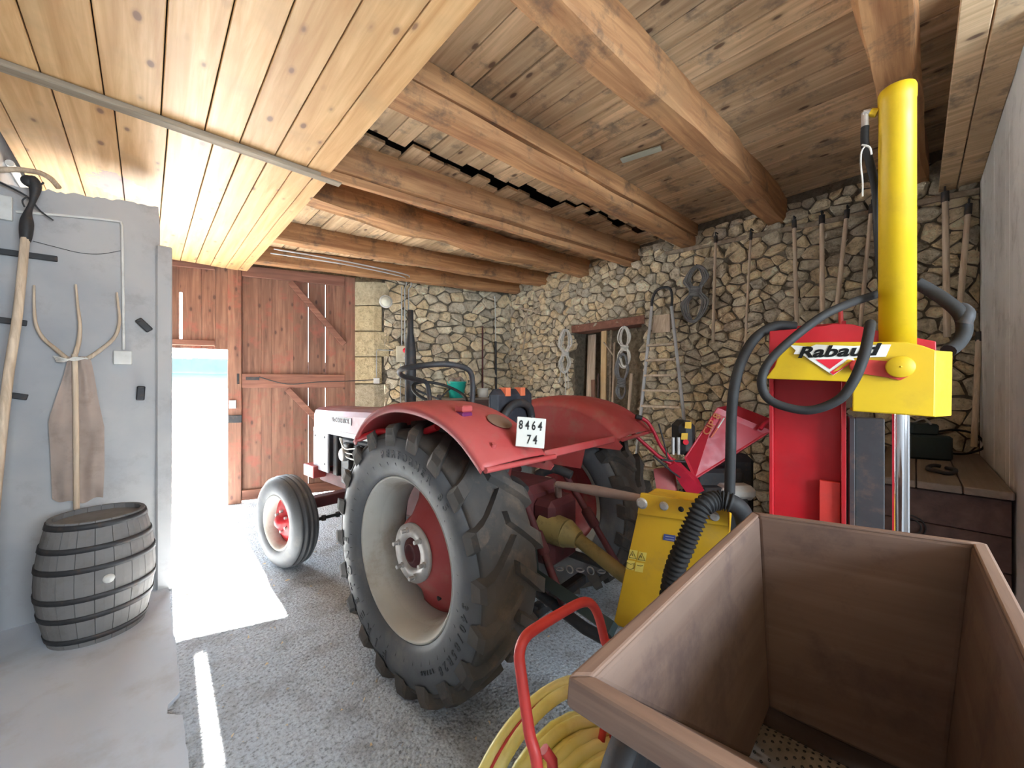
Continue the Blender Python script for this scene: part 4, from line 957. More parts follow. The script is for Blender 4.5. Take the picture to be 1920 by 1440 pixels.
# fenders: curved shell with rolled outer lip and inner side panel
def fprof():
    P = smooth_path([Vector((0, 0.42, 1.19)), Vector((0, 0.30, 1.31)), Vector((0, 0.12, 1.385)), Vector((0, -0.08, 1.405)), Vector((0, -0.30, 1.375)), Vector((0, -0.48, 1.30)), Vector((0, -0.62, 1.185))], 5)
    return P
def fender(sx):
    P = fprof(); xo, xi = 0.80, 0.36
    mb = MB(); vs = []; th = 0.006
    cross = [(xo + 0.004, -0.035), (xo + 0.006, -0.012), (xo - 0.006, 0.0), (xo - 0.05, 0.006), ((xo + xi) / 2, 0.012), (xi + 0.08, 0.004), (xi + 0.03, -0.02), (xi, -0.07)]
    m_ = len(cross); nP = len(P); rows = []
    for i, p in enumerate(P):
        t_ = (P[min(i + 1, nP - 1)] - P[max(i - 1, 0)]).normalized(); nn = Vector((0, t_.z, -t_.y)); nn = nn if nn.z > 0 else -nn
        for (x_, h) in cross: vs.append(p + nn * h + Vector((sx * x_, 0, 0)))
    n0 = len(vs)
    for i, p in enumerate(P):
        t_ = (P[min(i + 1, nP - 1)] - P[max(i - 1, 0)]).normalized(); nn = Vector((0, t_.z, -t_.y)); nn = nn if nn.z > 0 else -nn
        for j, (x_, h) in enumerate(cross): vs.append(p + nn * (h - th) + Vector((sx * (x_ + (-th if j == 0 else th if j == m_ - 1 else 0)), 0, 0)))
    fs = []
    for i in range(nP - 1):
        for j in range(m_ - 1):
            a = i * m_ + j; fs.append((a, a + 1, a + m_ + 1, a + m_)); fs.append((n0 + a, n0 + a + m_, n0 + a + m_ + 1, n0 + a + 1))
        for j in (0, m_ - 1):
            a = i * m_ + j; fs.append((a, a + m_, n0 + a + m_, n0 + a))
    for i in (0, nP - 1):
        for j in range(m_ - 1):
            a = i * m_ + j; fs.append((a, a + 1, n0 + a + 1, n0 + a))
    mb.add(vs, fs, None, True); f = tb(mb, 'fender', M_TRED)
    # inner side panel down to the deck
    mb = MB(); vs = []
    for p in P:
        vs.append((sx * xi, p.y, p.z - 0.06)); vs.append((sx * xi, p.y * 0.97, 0.95 if abs(p.y) < 0.36 else min(p.z - 0.07, 1.10)))
    n1 = len(vs); vs2 = [(v[0] - sx * 0.006, v[1], v[2]) for v in vs]
    fs = [(2 * i, 2 * i + 1, 2 * i + 3, 2 * i + 2) for i in range(nP - 1)] + [(n1 + 2 * i, n1 + 2 * i + 2, n1 + 2 * i + 3, n1 + 2 * i + 1) for i in range(nP - 1)] + [(0, 1, n1 + 1, n1), (n1 - 2, n1 - 1, 2 * n1 - 1, 2 * n1 - 2)]
    mb.add(vs + vs2, fs, None); tb(mb, 'side_panel', M_TRED, f)
    # folded lower strip at the back + edge bolt
    mb = MB(); p = P[-1]; mb.tube([(sx * (xi - 0.01), p.y, p.z - 0.02), (sx * (xo), p.y + 0.0, p.z - 0.01)], 0.012, 8, 1); mb.cyl((sx * 0.70, p.y + 0.06, p.z + 0.055), (sx * 0.70, p.y + 0.05, p.z + 0.075), 0.012, 6)
    tb(mb, 'rear_edge', M_TRED, f)
    return f
fL = fender(-1); fR = fender(1)
mb = MB(); mb.tube([(-0.79, 0.38, 1.20), (-0.75, 0.2, 1.25), (-0.72, 0.0, 1.24), (-0.7, -0.2, 1.30)], 0.018, 8, 4); tb(mb, 'fender_brace', M_SRED, fL)
mb = MB(); mb.cbox((-0.70, -0.38, 1.325), (-0.64, -0.32, 1.375), 0.006); tb(mb, 'side_light', paint('dull_purple_lens', (0.15, 0.02, 0.10), 0.3), fL)
mb = MB(); mb.cbox((-0.70, -0.38, 1.376), (-0.64, -0.32, 1.405), 0.006); tb(mb, 'light_housing', M_TRED, fL)
mb = MB(); mb.lathe([(0.0, -0.001), (0.055, -0.001), (0.06, -0.003)], Matrix.Translation((-0.55, -0.46, 1.336)) @ Matrix.Rotation(R(28), 4, 'X'), 24); tb(mb, 'worn_patch', paint('worn_paint', (0.20, 0.12, 0.08), 0.8), fL)
# rear cross bar between fenders
mb = MB(); mb.cbox((-0.355, -0.57, 1.145), (0.36, -0.555, 1.185), 0.005); tb(mb, 'rear_panel', M_TRED)
# number plate
pc = GZ(996, 870, 1.5 - 0.32)
px0 = PT(995, 811, 1.60)
Mp = frame(px0, CAMP(1, 0, 0) + CAMP(0, -0.12, 0), (0, 0, 1)) @ Matrix.Rotation(R(-4), 4, 'Z')
mb = MB(); mb.cbox((-0.06, -0.062, -0.002), (0.06, 0.062, 0.002), 0.002, Mp); plate = mb.build('number_plate', M_PLATE, tr)
mb = MB()
for s_, dx, dy in (('8 4 6 4', -0.002, 0.028), ('7 4', 0.008, -0.03)):
    vs, fs = text_geo(s_, 0.052, 0.0008, 0.0008); mb.add([(v[0] * 0.66 + dx, v[1] + dy, v[2] + 0.0035) for v in vs], fs, Mp)
mb.build('plate_figures', M_BAND, plate)
mb = MB(); mb.tube([Mp @ Vector((0.0, 0.06, -0.004)), T(-0.38, -0.50, 1.27)], 0.006, 6, 1); mb.tube([Mp @ Vector((0.0, 0.07, -0.004)), Mp @ Vector((0.0, 0.02, -0.006))], 0.006, 6, 1); mb.build('plate_bracket', M_IRON, plate)
# handrail loop
mb = MB(); mb.tube([(1.265, 1.64, 1.38), (1.27, 1.64, 1.50), (1.235, 1.632, 1.575), (1.11, 1.636, 1.60), (1.0, 1.69, 1.592), (0.95, 1.82, 1.575), (1.04, 1.98, 1.545), (1.22, 2.12, 1.525), (1.30, 2.15, 1.50), (1.32, 2.15, 1.39)], 0.0145, 10, 6)
mb.build('seat_rail', M_IRON, tr)
# hood, grille, engine, exhaust
HW = 0.21
mb = MB()
sec = [(-HW, 1.06), (-HW, 1.20), (-HW + 0.015, 1.245), (-HW + 0.05, 1.268), (0, 1.278), (HW - 0.05, 1.268), (HW - 0.015, 1.245), (HW, 1.20), (HW, 1.06)]
vs = []
ys = (0.80, 1.4, 2.0, 2.42, 2.47, 2.485)
for i, y_ in enumerate(ys):
    k_ = 1 - (0.0, 0, 0, 0.0, 0.03, 0.08)[i]; dz_ = (0.03, 0.015, 0.0, -0.005, -0.01, -0.02)[i]
    for (x_, z_) in sec: vs.append((x_ * k_, y_, z_ + dz_ * (z_ > 1.1)))
m_ = len(sec); fs = [(i * m_ + j, i * m_ + j + 1, (i + 1) * m_ + j + 1, (i + 1) * m_ + j) for i in range(5) for j in range(m_ - 1)] + [tuple(range(m_))[::-1], tuple(5 * m_ + j for j in range(m_))] + [(i * m_, (i + 1) * m_, (i + 1) * m_ + m_ - 1, i * m_ + m_ - 1) for i in range(5)]
mb.add(vs, fs); hood = tb(mb, 'hood', M_HOOD)
vs, fs = text_geo('McCORMICK', 0.058, 0.002, 0.001, 0, 1.12)
mt = Matrix(((0, 0, -1, -HW - 0.004), (-1, 0, 0, 1.86), (0, 1, 0, 1.165), (0, 0, 0, 1)))
mb = MB(); mb.cbox((-0.21, -0.032, -0.004), (0.21, 0.032, 0.0015), 0.002, mt); tb(mb, 'name_strip', M_CREAM, hood)
mb = MB(); mb.add([(v[0] * 0.97, v[1], v[2] + 0.003) for v in vs], fs, mt); tb(mb, 'name_letters', plain('name_dark', (0.05, 0.02, 0.03), 0.5), hood)
mb = MB(); mb.cbox((-HW - 0.003, 0.85, 1.02), (HW + 0.003, 2.47, 1.065), 0.004); tb(mb, 'side_strip', M_CREAM)
# grille housing: front frame with side opening
mb = MB(); mb.cbox((-HW - 0.002, 2.13, 0.64), (-HW + 0.02, 2.47, 1.02), 0.008); mb.cbox((HW - 0.02, 2.13, 0.64), (HW + 0.002, 2.47, 1.02), 0.008); mb.cbox((-HW, 2.44, 0.64), (HW, 2.48, 1.03), 0.01)
gr = tb(mb, 'grille_housing', M_CREAM)
for k in range(8):
    mb = MB(); mb.cbox((-0.17, 2.481, 0.68 + k * 0.042), (0.17, 2.492, 0.70 + k * 0.042), 0.003); tb(mb, 'grille_bar', M_IRON, gr)
for (yy, zz) in ((2.2, 0.98), (2.42, 0.98), (2.2, 0.72)):
    mb = MB(); mb.lathe([(0, 0.006), (0.01, 0.004), (0.012, 0)], Matrix.Translation((-HW - 0.002, yy, zz)) @ Matrix.Rotation(R(-90), 4, 'Y'), 10); tb(mb, 'screw', M_IRON, gr)
mb = MB(); mb.cbox((-0.15, 0.85, 0.55), (0.15, 2.0, 1.0), 0.02); mb.cbox((-0.11, 0.9, 0.40), (0.11, 1.9, 0.56), 0.02)
for k in range(4): mb.cbox((-0.19, 1.08 + 0.22 * k, 0.72), (-0.14, 1.22 + 0.22 * k, 0.96), 0.012)
eng = tb(mb, 'engine', M_IRON)
mb = MB(); mb.cbox((-0.17, 2.03, 0.62), (0.17, 2.12, 1.02), 0.01); tb(mb, 'radiator', M_IRON, eng)
for k in range(3):
    mb = MB(); mb.tube([(-0.2, 1.9 - 0.02 * k, 1.0), (-0.22, 1.75, 0.92 - 0.03 * k), (-0.21, 1.5, 0.94 - 0.05 * k), (-0.19, 1.25, 0.85)], 0.007, 6, 4); tb(mb, 'fuel_pipe', M_STEEL, eng)
mb = MB(); mb.lathe([(0, 0.03), (0.05, 0.03), (0.06, 0.02), (0.06, -0.02), (0.05, -0.03), (0, -0.03)], Matrix.Translation((-0.205, 1.80, 0.86)) @ Matrix.Rotation(R(-90), 4, 'Y'), 20); tb(mb, 'dynamo', M_STEEL, eng)
mb = MB(); mb.lathe([(0, 0.07), (0.045, 0.07), (0.05, 0.06), (0.05, -0.05), (0.035, -0.07), (0, -0.07)], Matrix.Translation((-0.2, 1.45, 0.82)), 20); tb(mb, 'oil_filter', M_WHITE, eng)
mb = MB(); mb.cbox((-0.14, 1.9, 0.50), (0.14, 2.5, 0.63), 0.015); tb(mb, 'front_frame', M_DRED)
mb = MB(); mb.cbox((-0.26, 2.35, 0.56), (-0.13, 2.60, 0.68), 0.008); mb.cbox((-0.125, 2.45, 0.56), (0.2, 2.60, 0.68), 0.008); tb(mb, 'front_weight', M_TRED)
mb = MB(); mb.cbox((-0.50, 1.80, 0.43), (0.50, 1.92, 0.52), 0.01); mb.cyl((-0.52, 1.866, 0.34), (-0.52, 1.866, 0.56), 0.03, 12); mb.cyl((0.52, 1.866, 0.34), (0.52, 1.866, 0.56), 0.03, 12); mb.cyl((-0.6, 1.866, 0.372), (-0.5, 1.866, 0.38), 0.03, 12); mb.cyl((0.5, 1.866, 0.38), (0.6, 1.866, 0.372), 0.03, 12); tb(mb, 'front_axle', M_DRED)
mb = MB(); mb.cyl((-0.5, 1.72, 0.36), (0.5, 1.72, 0.36), 0.014, 8); mb.cyl((-0.5, 1.72, 0.36), (-0.52, 1.84, 0.37), 0.014, 8); mb.cyl((-0.42, 1.72, 0.34), (-0.42, 1.72, 0.38), 0.02, 8); mb.cyl((-0.3, 1.72, 0.34), (-0.3, 1.72, 0.38), 0.02, 8); tb(mb, 'tie_rod', M_IRON)
mb = MB(); mb.lathe([(0.04, 0), (0.047, 0.04), (0.047, 0.5), (0.042, 0.56), (0.026, 0.66), (0.025, 0.86), (0.02, 0.86), (0.02, 0.6), (0.03, 0.5)], Matrix.Translation((0.105, 1.22, 1.28)), 24); tb(mb, 'exhaust_pipe', M_IRON)
# dashboard, steering
mb = MB(); mb.cbox((-0.18, 0.66, 0.95), (0.18, 0.86, 1.28), 0.03); tb(mb, 'dashboard', M_TRED)
wc = PT(825, 738, 2.66); Ms = zalong(TM.inverted() @ wc, (0, -0.42, 0.9))
mb = MB(); mb.lathe([(0.19 + 0.011 * math.cos(q), 0.011 * math.sin(q)) for q in [2 * math.pi * j / 8 for j in range(8)]], Ms, 48, True); sw = tb(mb, 'steering_wheel', M_BLACK)
for k in range(3):
    a = 2 * math.pi * k / 3 + 0.5; mb = MB(); mb.tube([Ms @ Vector((0, 0, -0.04)), Ms @ Vector((0.1 * math.cos(a), 0.1 * math.sin(a), -0.025)), Ms @ Vector((0.188 * math.cos(a), 0.188 * math.sin(a), 0))], 0.007, 6, 3); tb(mb, 'spoke', M_IRON, sw)
mb = MB(); mb.tube([Ms @ Vector((0, 0, -0.02)), (0.0, 0.76, 1.10)], 0.018, 8, 1); tb(mb, 'steering_column', M_IRON, sw)
# seat
mb = MB()
sp = TM.inverted() @ PT(957, 760, 2.45); sx_, sy_, sz_ = sp
mb.cbox((sx_ - 0.20, sy_ - 0.05, 1.22), (sx_ + 0.19, sy_ + 0.03, 1.47), 0.045); mb.cbox((sx_ - 0.2, sy_, 1.15), (sx_ + 0.2, sy_ + 0.36, 1.25), 0.04); seat = tb(mb, 'seat', M_SEAT, bevel=0.012)
mb = MB(); mb.tube([(sx_ - 0.17, sy_ - 0.06, 1.10), (sx_ - 0.16, sy_ - 0.09, 1.30), (sx_ - 0.05, sy_ - 0.09, 1.38), (sx_ + 0.10, sy_ - 0.08, 1.34), (sx_ + 0.14, sy_ - 0.07, 1.12)], 0.025, 10, 5); tb(mb, 'seat_frame', M_IRON, seat)
for q in (-0.08, 0.06):
    mb = MB(); mb.cbox((sx_ + q - 0.025, sy_ - 0.058, 1.425), (sx_ + q + 0.02, sy_ + 0.0, 1.478), 0.002); tb(mb, 'orange_tape', M_ORANGE, seat)
# transmission, axle, linkage
mb = MB(); mb.cbox((-0.17, -0.32, 0.48), (0.17, 0.95, 0.92), 0.04); mb.cbox((-0.13, -0.45, 0.50), (0.13, -0.30, 0.86), 0.03); tb(mb, 'gearbox', M_DRED)
mb = MB(); mb.tube([(-0.58, 0, 0.655), (-0.35, 0, 0.655), (-0.15, 0, 0.68)], (0.07, 0.11), 16, 1); mb.tube([(0.58, 0, 0.655), (0.35, 0, 0.655), (0.15, 0, 0.68)], (0.07, 0.11), 16, 1); tb(mb, 'rear_axle', M_DRED)
mb = MB(); mb.cbox((-0.34, 0.15, 0.86), (0.34, 0.75, 0.90), 0.01); tb(mb, 'platform', M_DRED)
for s_ in (-1, 1):
    mb = MB(); mb.tube([(s_ * 0.20, -0.15, 0.46), (s_ * 0.30, -0.75, 0.40), (s_ * 0.34, -1.02, 0.42)], 0.026, 8, 1); arm = tb(mb, 'lower_link', M_IRON)
    mb = MB(); mb.tube([(s_ * 0.22, -0.30, 0.93), (s_ * 0.28, -0.62, 0.45)], 0.02, 8, 1); mb.lathe([(0.022, -0.06), (0.032, -0.05), (0.032, 0.05), (0.022, 0.06)], zalong((s_ * 0.25, -0.46, 0.69), (s_ * 0.06, -0.32, -0.48)), 12); tb(mb, 'lift_rod', M_DRED, arm)
    mb = MB(); mb.tube([(s_ * 0.19, -0.1, 0.90), (s_ * 0.2, -0.22, 0.96), (s_ * 0.23, -0.34, 0.93)], 0.03, 8, 3); tb(mb, 'lift_arm', M_IRON, arm)
    for k in range(7):
        c = Vector((s_ * (0.16 + 0.02 * k), -0.30 - 0.06 * k, 0.36 + 0.008 * k)); mb = MB()
        Mk = zalong(c, (0, 0, 1)) @ Matrix.Rotation(R(90) * (k % 2), 4, 'Y') @ Matrix.Scale(1, 4); mb.lathe([(0.022 + 0.005 * math.cos(q), 0.005 * math.sin(q)) for q in [2 * math.pi * j / 6 for j in range(6)]], Mk, 12, True); tb(mb, 'chain_link', M_STEEL, arm)
a = TM.inverted() @ PT(1045, 908, 2.1); b = TM.inverted() @ PT(1205, 935, 1.72)
mb = MB(); mb.tube([a, a.lerp(b, 0.5), b], 0.022, 10, 1, rf=lambda u: 0.018 + 0.009 * (0.25 < u < 0.9)); mb.tube([(0, -0.40, 0.86), a], 0.02, 8, 1); tb(mb, 'top_link', M_HANDLE if False else paint('rusty_rod', (0.30, 0.20, 0.16), 0.6, (0.16, 0.09, 0.06), 0.6, 12))
mb = MB(); mb.cbox((-0.24, -0.44, 0.28), (0.24, -0.38, 0.34), 0.008); mb.tube([(0, 0.2, 0.36), (0, -0.44, 0.31)], 0.03, 8, 1); tb(mb, 'drawbar', M_IRON)
mb = MB(); ws = TM.inverted() @ PT(1000, 1075, 1.92); we = TM.inverted() @ PT(1150, 1180, 1.55)
mb.tube([ws, we], 0.035, 4, 1, smooth=False); tb(mb, 'hitch_bar', M_DGREEN)
mb = MB(); mb.tube([ws, ws + Vector((0.0, 0.05, 0.2)), (-0.2, -0.15, 0.46)], 0.03, 6, 2); tb(mb, 'hitch_bracket', M_DGREEN)

# ------------------------------------------------------------------ LOG SPLITTER (hung behind the tractor)
S0 = PT(1513, 720, 1.42); S0.z = 0
sg = Vector((1.247, -1.0)).normalized(); SDIR = CAMP(sg.x, sg.y, 0)
sp = thing('log_splitter', 'tall red and yellow hydraulic log splitter with a vertical yellow cylinder and looping black hoses', 'log splitter', S0, math.atan2(SDIR.y, SDIR.x))
def S(px, py, D):
    q = (px - 960) / FP; t_ = (q * D - 553 / FP * D) / (sg.x - q * sg.y); return PT(px, py, D + sg.y * t_)
def zl(px, D): return PT(px, 720, D)
NV = Vector((-SDIR.y, SDIR.x, 0))          # away from the viewer side
NL_ = -NV
# column: H section
def colx(px, D=1.42): return (S(px, 720, D) - S0).dot(SDIR)
zc1 = 1.5 + 112 / FP * 1.42
xa, xb = colx(1443), colx(1586)
def sb(mb, name, m, parent=None, bevel=0): return mb.build(name, m, parent or sp, world=False, bevel=bevel)
mb = MB(); mb.cbox((xa, -0.02, 0.06), (xa + 0.013, 0.20, zc1), 0.002); mb.cbox((xb - 0.013, -0.02, 0.06), (xb, 0.20, zc1), 0.002); mb.cbox((xa + 0.013, 0.03, 0.06), (xb - 0.013, 0.045, zc1), 0.001)
col = sb(mb, 'column', M_SRED)
mb = MB(); mb.cbox((colx(1536), 0.0, 0.3), (xb - 0.014, 0.029, 1.5 - 178 / FP * 1.42), 0.002); sb(mb, 'wedge_stop', M_CARTR, col)
mb = MB(); mb.cbox((xa - 0.16, -0.16, 0.0), (xb + 0.50, 0.34, 0.05), 0.006); sb(mb, 'base_plate', M_SRED)
mb = MB(); mb.cbox((xb + 0.012, 0.10, 0.05), (xb + 0.03, 0.26, 1.5 - 60 / FP * 1.5), 0.003); mb.cbox((xb + 0.03, 0.12, 0.05), (xb + 0.11, 0.16, 1.5 - 60 / FP * 1.5), 0.003); sb(mb, 'guide_rail', M_IRON)
# red head plate behind
def plate(pts, D, th, name, m, parent=None, bevel=0.0):
    P_ = [S(x_, y_, D) for x_, y_ in pts]; mb = MB(); mb.slab(P_, th, NV); return mb.build(name, m, parent or sp, bevel=bevel)
plate([(1443, 621), (1500, 616), (1545, 611), (1562, 607), (1598, 608), (1650, 621), (1705, 631), (1755, 640), (1756, 662), (1752, 700), (1443, 704)], 1.37, 0.012, 'head_plate', M_SRED, None, 0.002)
yp = [(1478, 643), (1560, 641), (1700, 641), (1730, 648), (1755, 657), (1753, 782), (1670, 775), (1598, 771), (1599, 717), (1573, 715), (1435, 710), (1452, 688), (1462, 660)]
yel = plate(yp, 1.30, 0.012, 'head_guard', M_YEL, None, 0.003)
# side return of the yellow guard
A1, B1 = S(1755, 657, 1.30), S(1753, 782, 1.30)
mb = MB(); A2, B2 = A1 + CAMP(0.10, 0.045, 0), B1 + CAMP(0.10, 0.045, 0)
mb.slab([A1, A2, B2, B1], 0.008, (A2 - A1).cross(B1 - A1).normalized()); mb.build('guard_side', M_YEL, yel, bevel=0.002)
mb = MB(); C1, C2 = S(1478, 643, 1.305), S(1700, 641, 1.305); mb.slab([C1, C2, C2 + NV * 0.07, C1 + NV * 0.07], 0.006, (0, 0, -1)); mb.build('guard_top', M_YEL, yel)
mb = MB(); mb.slab([S(1598, 771, 1.305), S(1753, 782, 1.305), S(1753, 782, 1.305) + NV * 0.12, S(1598, 771, 1.305) + NV * 0.12], 0.006, (0, 0, 1)); mb.build('guard_bottom', M_YEL, yel)
# slot with red link and yellow pin
def disc(mb, c, r, d, n=28): mb.lathe([(0, d), (r - 0.002, d), (r, d - 0.002), (r, 0)], zalong(c, NL_), n)
sl = [S(x_, y_, 1.298) for x_, y_ in ((1605, 678), (1622, 674), (1660, 677), (1690, 682), (1704, 693), (1702, 706), (1688, 713), (1660, 707), (1612, 700), (1601, 690))]
mb = MB(); mb.slab(sl, 0.004, NL_ * 1.0); mb.build('red_link', M_CARTR, yel)
mb = MB(); disc(mb, S(1687, 688, 1.294), 0.032, 0.02); mb.lathe([(0, 0.022), (0.003, 0.021), (0.003, 0.018)], zalong(S(1687, 688, 1.294), NL_), 8); mb.build('pin', M_YEL, yel)
mb = MB(); disc(mb, S(1606, 686, 1.294), 0.018, 0.012); mb.build('pin', M_CARTR, yel)
# brand sticker: white outline, black word, red triangle
mb = MB(); mb.slab([S(x_, y_, 1.297) for x_, y_ in ((1481, 647), (1520, 650), (1530, 646), (1600, 649), (1652, 646), (1671, 646), (1661, 669), (1600, 671), (1603, 676), (1562, 704), (1520, 676), (1503, 664), (1488, 664), (1492, 657))], 0.0015, NL_)
mb.build('sticker_ground', M_PWHITE, yel)
vs, fs = text_geo('Rabaud', 0.062, 0.001, 0.0022, 0.28, 1.02)
xs = [v[0] for v in vs]; sw_ = (S(1649, 659, 1.2945) - S(1492, 659, 1.2945)).length / (max(xs) - min(xs)); cx_ = (max(xs) + min(xs)) / 2
Mt = frame(S(1571, 659, 1.2945), SDIR, (0, 0, 1))
mb = MB(); mb.add([((v[0] - cx_) * sw_, v[1] * 0.82, 0) for v in vs], fs, Mt); o = mb.build('sticker_lettering', M_BAND, yel)
mb = MB(); mb.slab([S(x_, y_, 1.2955) for x_, y_ in ((1529, 674), (1582, 673), (1556, 692))], 0.001, NL_); mb.slab([S(x_, y_, 1.2955) for x_, y_ in ((1590, 675), (1603, 676), (1562, 703), (1556, 698))], 0.0008, NL_); mb.build('sticker_triangle', M_PRED, yel)
mb = MB(); mb.slab([S(x_, y_, 1.2952) for x_, y_ in ((1590, 674), (1599, 675), (1571, 695), (1562, 697))], 0.0008, NL_); mb.build('sticker_stripe', M_YEL, yel)
# hook decal and lifting eye
hk = [S(x_, y_, 1.397) for x_, y_ in ((1577, 613), (1582, 619), (1580, 625), (1588, 633), (1587, 640), (1578, 642), (1570, 637), (1569, 630))]
mb = MB(); mb.tube(hk, 0.0045, 6, 4); mb.lathe([(0.004 + 0.003, 0.001), (0.004, 0.002), (0.011, 0.002), (0.012, 0)], zalong(S(1577, 614, 1.397), NL_), 16); mb.build('hook_decal', M_BAND, sp)
mb = MB(); mb.tube([S(1577, 612, 1.41), S(1576, 580, 1.41)], 0.007, 8, 1); mb.build('lifting_eye', M_CARTR, sp)
# cylinder, rod, fitting
cy = S(1682, 640, 1.375); zt = S(1682, 165, 1.375).z; zb_ = 1.5 + 50 / FP * 1.25
mb = MB(); mb.lathe([(0, zt - 0.012), (0.038, zt), (0.043, zt - 0.004), (0.0455, zt - 0.012), (0.0455, zt - 0.045), (0.044, zt - 0.047), (0.044, zb_ - 0.02), (0.0, zb_ - 0.02)], Matrix.Translation((cy.x, cy.y, 0)), 48); cyl = mb.build('hydraulic_cylinder', M_YEL, sp)
mb = MB(); mb.lathe([(0.0205, 0.5), (0.0205, zb_)], Matrix.Translation((S(1689, 800, 1.375).x, S(1689, 800, 1.375).y, 0)), 32); mb.build('piston_rod', M_CHROME, sp)
f0 = S(1645, 212, 1.375)
mb = MB(); mb.cyl(f0, S(1632, 211, 1.375), 0.013, 10); mb.build('port', M_YEL, cyl)
mb = MB(); mb.cyl(S(1633, 211, 1.375), S(1618, 213, 1.375), 0.011, 8); mb.cyl(S(1622, 211, 1.375), S(1622, 240, 1.375), 0.010, 8); mb.build('fitting', M_STEEL, cyl)
mb = MB(); mb.tube([S(1622, 238, 1.375), S(1622, 270, 1.375), S(1632, 310, 1.39), S(1642, 360, 1.43), S(1646, 450, 1.47), S(1655, 548, 1.47)], 0.011, 8, 5); mb.build('thin_hose', M_BLACK, sp)
mb = MB(); mb.tube([S(1624, 272, 1.36), S(1615, 285, 1.355), S(1614, 310, 1.36), S(1617, 340, 1.36), S(1617, 368, 1.36)], 0.0025, 5, 4); mb.tube([S(1616, 272, 1.36), S(1630, 276, 1.355), S(1634, 290, 1.36)], 0.003, 5, 4); mb.build('string', M_ROPE, sp)
# big hoses
hose = lambda pts, r, name='hydraulic_hose': MB().tube(pts, r, 12, 7).build(name, M_BLACK, sp)
hose([S(1665, 545, 1.47), S(1625, 558, 1.42), S(1590, 570, 1.33), S(1540, 594, 1.27), S(1480, 640, 1.23), S(1441, 680, 1.21), S(1428, 715, 1.20), S(1438, 745, 1.20), S(1470, 762, 1.20), S(1520, 769, 1.20), S(1572, 750, 1.20), S(1600, 715, 1.20), S(1619, 670, 1.21), S(1628, 630, 1.24), S(1632, 606, 1.29)], 0.0135)
hose([S(1718, 530, 1.47), S(1745, 545, 1.47), S(1775, 565, 1.46), S(1802, 590, 1.45), S(1808, 620, 1.45), S(1795, 645, 1.43), S(1778, 658, 1.40)], 0.019)
mb = MB(); mb.tube([S(1800, 578, 1.47), S(1812, 590, 1.45), S(1806, 606, 1.45)], 0.021, 8, 4); mb.build('hose_clamp', M_IRON, sp)
hose([S(1490, 612, 1.45), S(1455, 611, 1.42), S(1420, 630, 1.38), S(1396, 665, 1.34), S(1380, 710, 1.31), S(1372, 770, 1.29), S(1370, 850, 1.28), S(1368, 925, 1.28)], 0.018, 'feed_hose')
rp = [S(1400, 990, 1.30), S(1392, 962, 1.27), S(1375, 945, 1.25), S(1345, 938, 1.24), S(1318, 950, 1.20), S(1300, 985, 1.18), S(1285, 1020, 1.17), S(1268, 1060, 1.17), S(1258, 1100, 1.18), S(1250, 1160, 1.2), S(1250, 1230, 1.3)]
mb = MB(); mb.tube(rp, 0.03, 14, 24, rf=lambda u: 0.032 + 0.005 * (math.sin(u * 2 * math.pi * 46) if u > 0.22 else 0)); mb.build('ribbed_hose_sleeve', M_BLACK, sp)
# yellow guard plate over the pump, aligned with the tractor
gx, gt = 0.5493, 1.65; gd = Vector((1.247, -1.0)).normalized(); 
def G(px, py):
    q = (px - 960) / FP; t_ = (q * gt - gx) / (gd.x - q * gd.y); return PT(px, py, gt + gd.y * t_)
gdir = CAMP(gd.x, gd.y, 0); gn = Vector((-gdir.y, gdir.x, 0)); gn = gn if gn.dot(-PT(1280, 720, 1.5).xy.to_3d()) > 0 else -gn
pts = [(1205, 924), (1215, 922), (1367, 948), (1367, 1010), (1340, 1060), (1300, 1240), (1150, 1168), (1152, 1140), (1195, 972), (1198, 940)]
mb = MB(); mb.slab([G(*q) for q in [(1203, 924), (1367, 949), (1367, 1010), (1335, 1240), (1150, 1170), (1195, 965)]], 0.012, -gn); gp = mb.build('pump_guard', M_YELD, sp, bevel=0.003)
mb = MB(); mb.slab([G(*q) + gn * 0.001 for q in [(1203, 923), (1367, 947), (1367, 985), (1197, 962)]], 0.014, gn); mb.build('guard_flange', M_YELD, gp, bevel=0.003)
for q in ((1206, 942, 0.017), (1247, 947, 0.013), (1341, 966, 0.013)):
    mb = MB(); c = G(q[0], q[1]) + gn * 0.015; mb.tube([c, c + gn * 0.01], q[2], 6, 1, smooth=False); mb.lathe([(0, 0.003), (q[2] * 1.4, 0.002), (q[2] * 1.4, 0)], zalong(c, gn), 16); mb.build('bolt', M_STEEL, gp)
mb = MB(); mb.lathe([(0.0, 0.001), (0.011, 0.001), (0.011, -0.003)], zalong(G(1279, 953) + gn * 0.015, gn), 14); mb.build('bolt_hole', M_BAND, gp)
# back box of the pump guard
c0_, c1_ = G(1200, 1000), G(1360, 1000)
mb = MB(); mb.slab([G(1203, 930) - gn * 0.013, G(1360, 953) - gn * 0.013, G(1340, 1200) - gn * 0.013, G(1160, 1150) - gn * 0.013], 0.16, -gn); mb.build('oil_tank', M_YELD, sp, bevel=0.01)
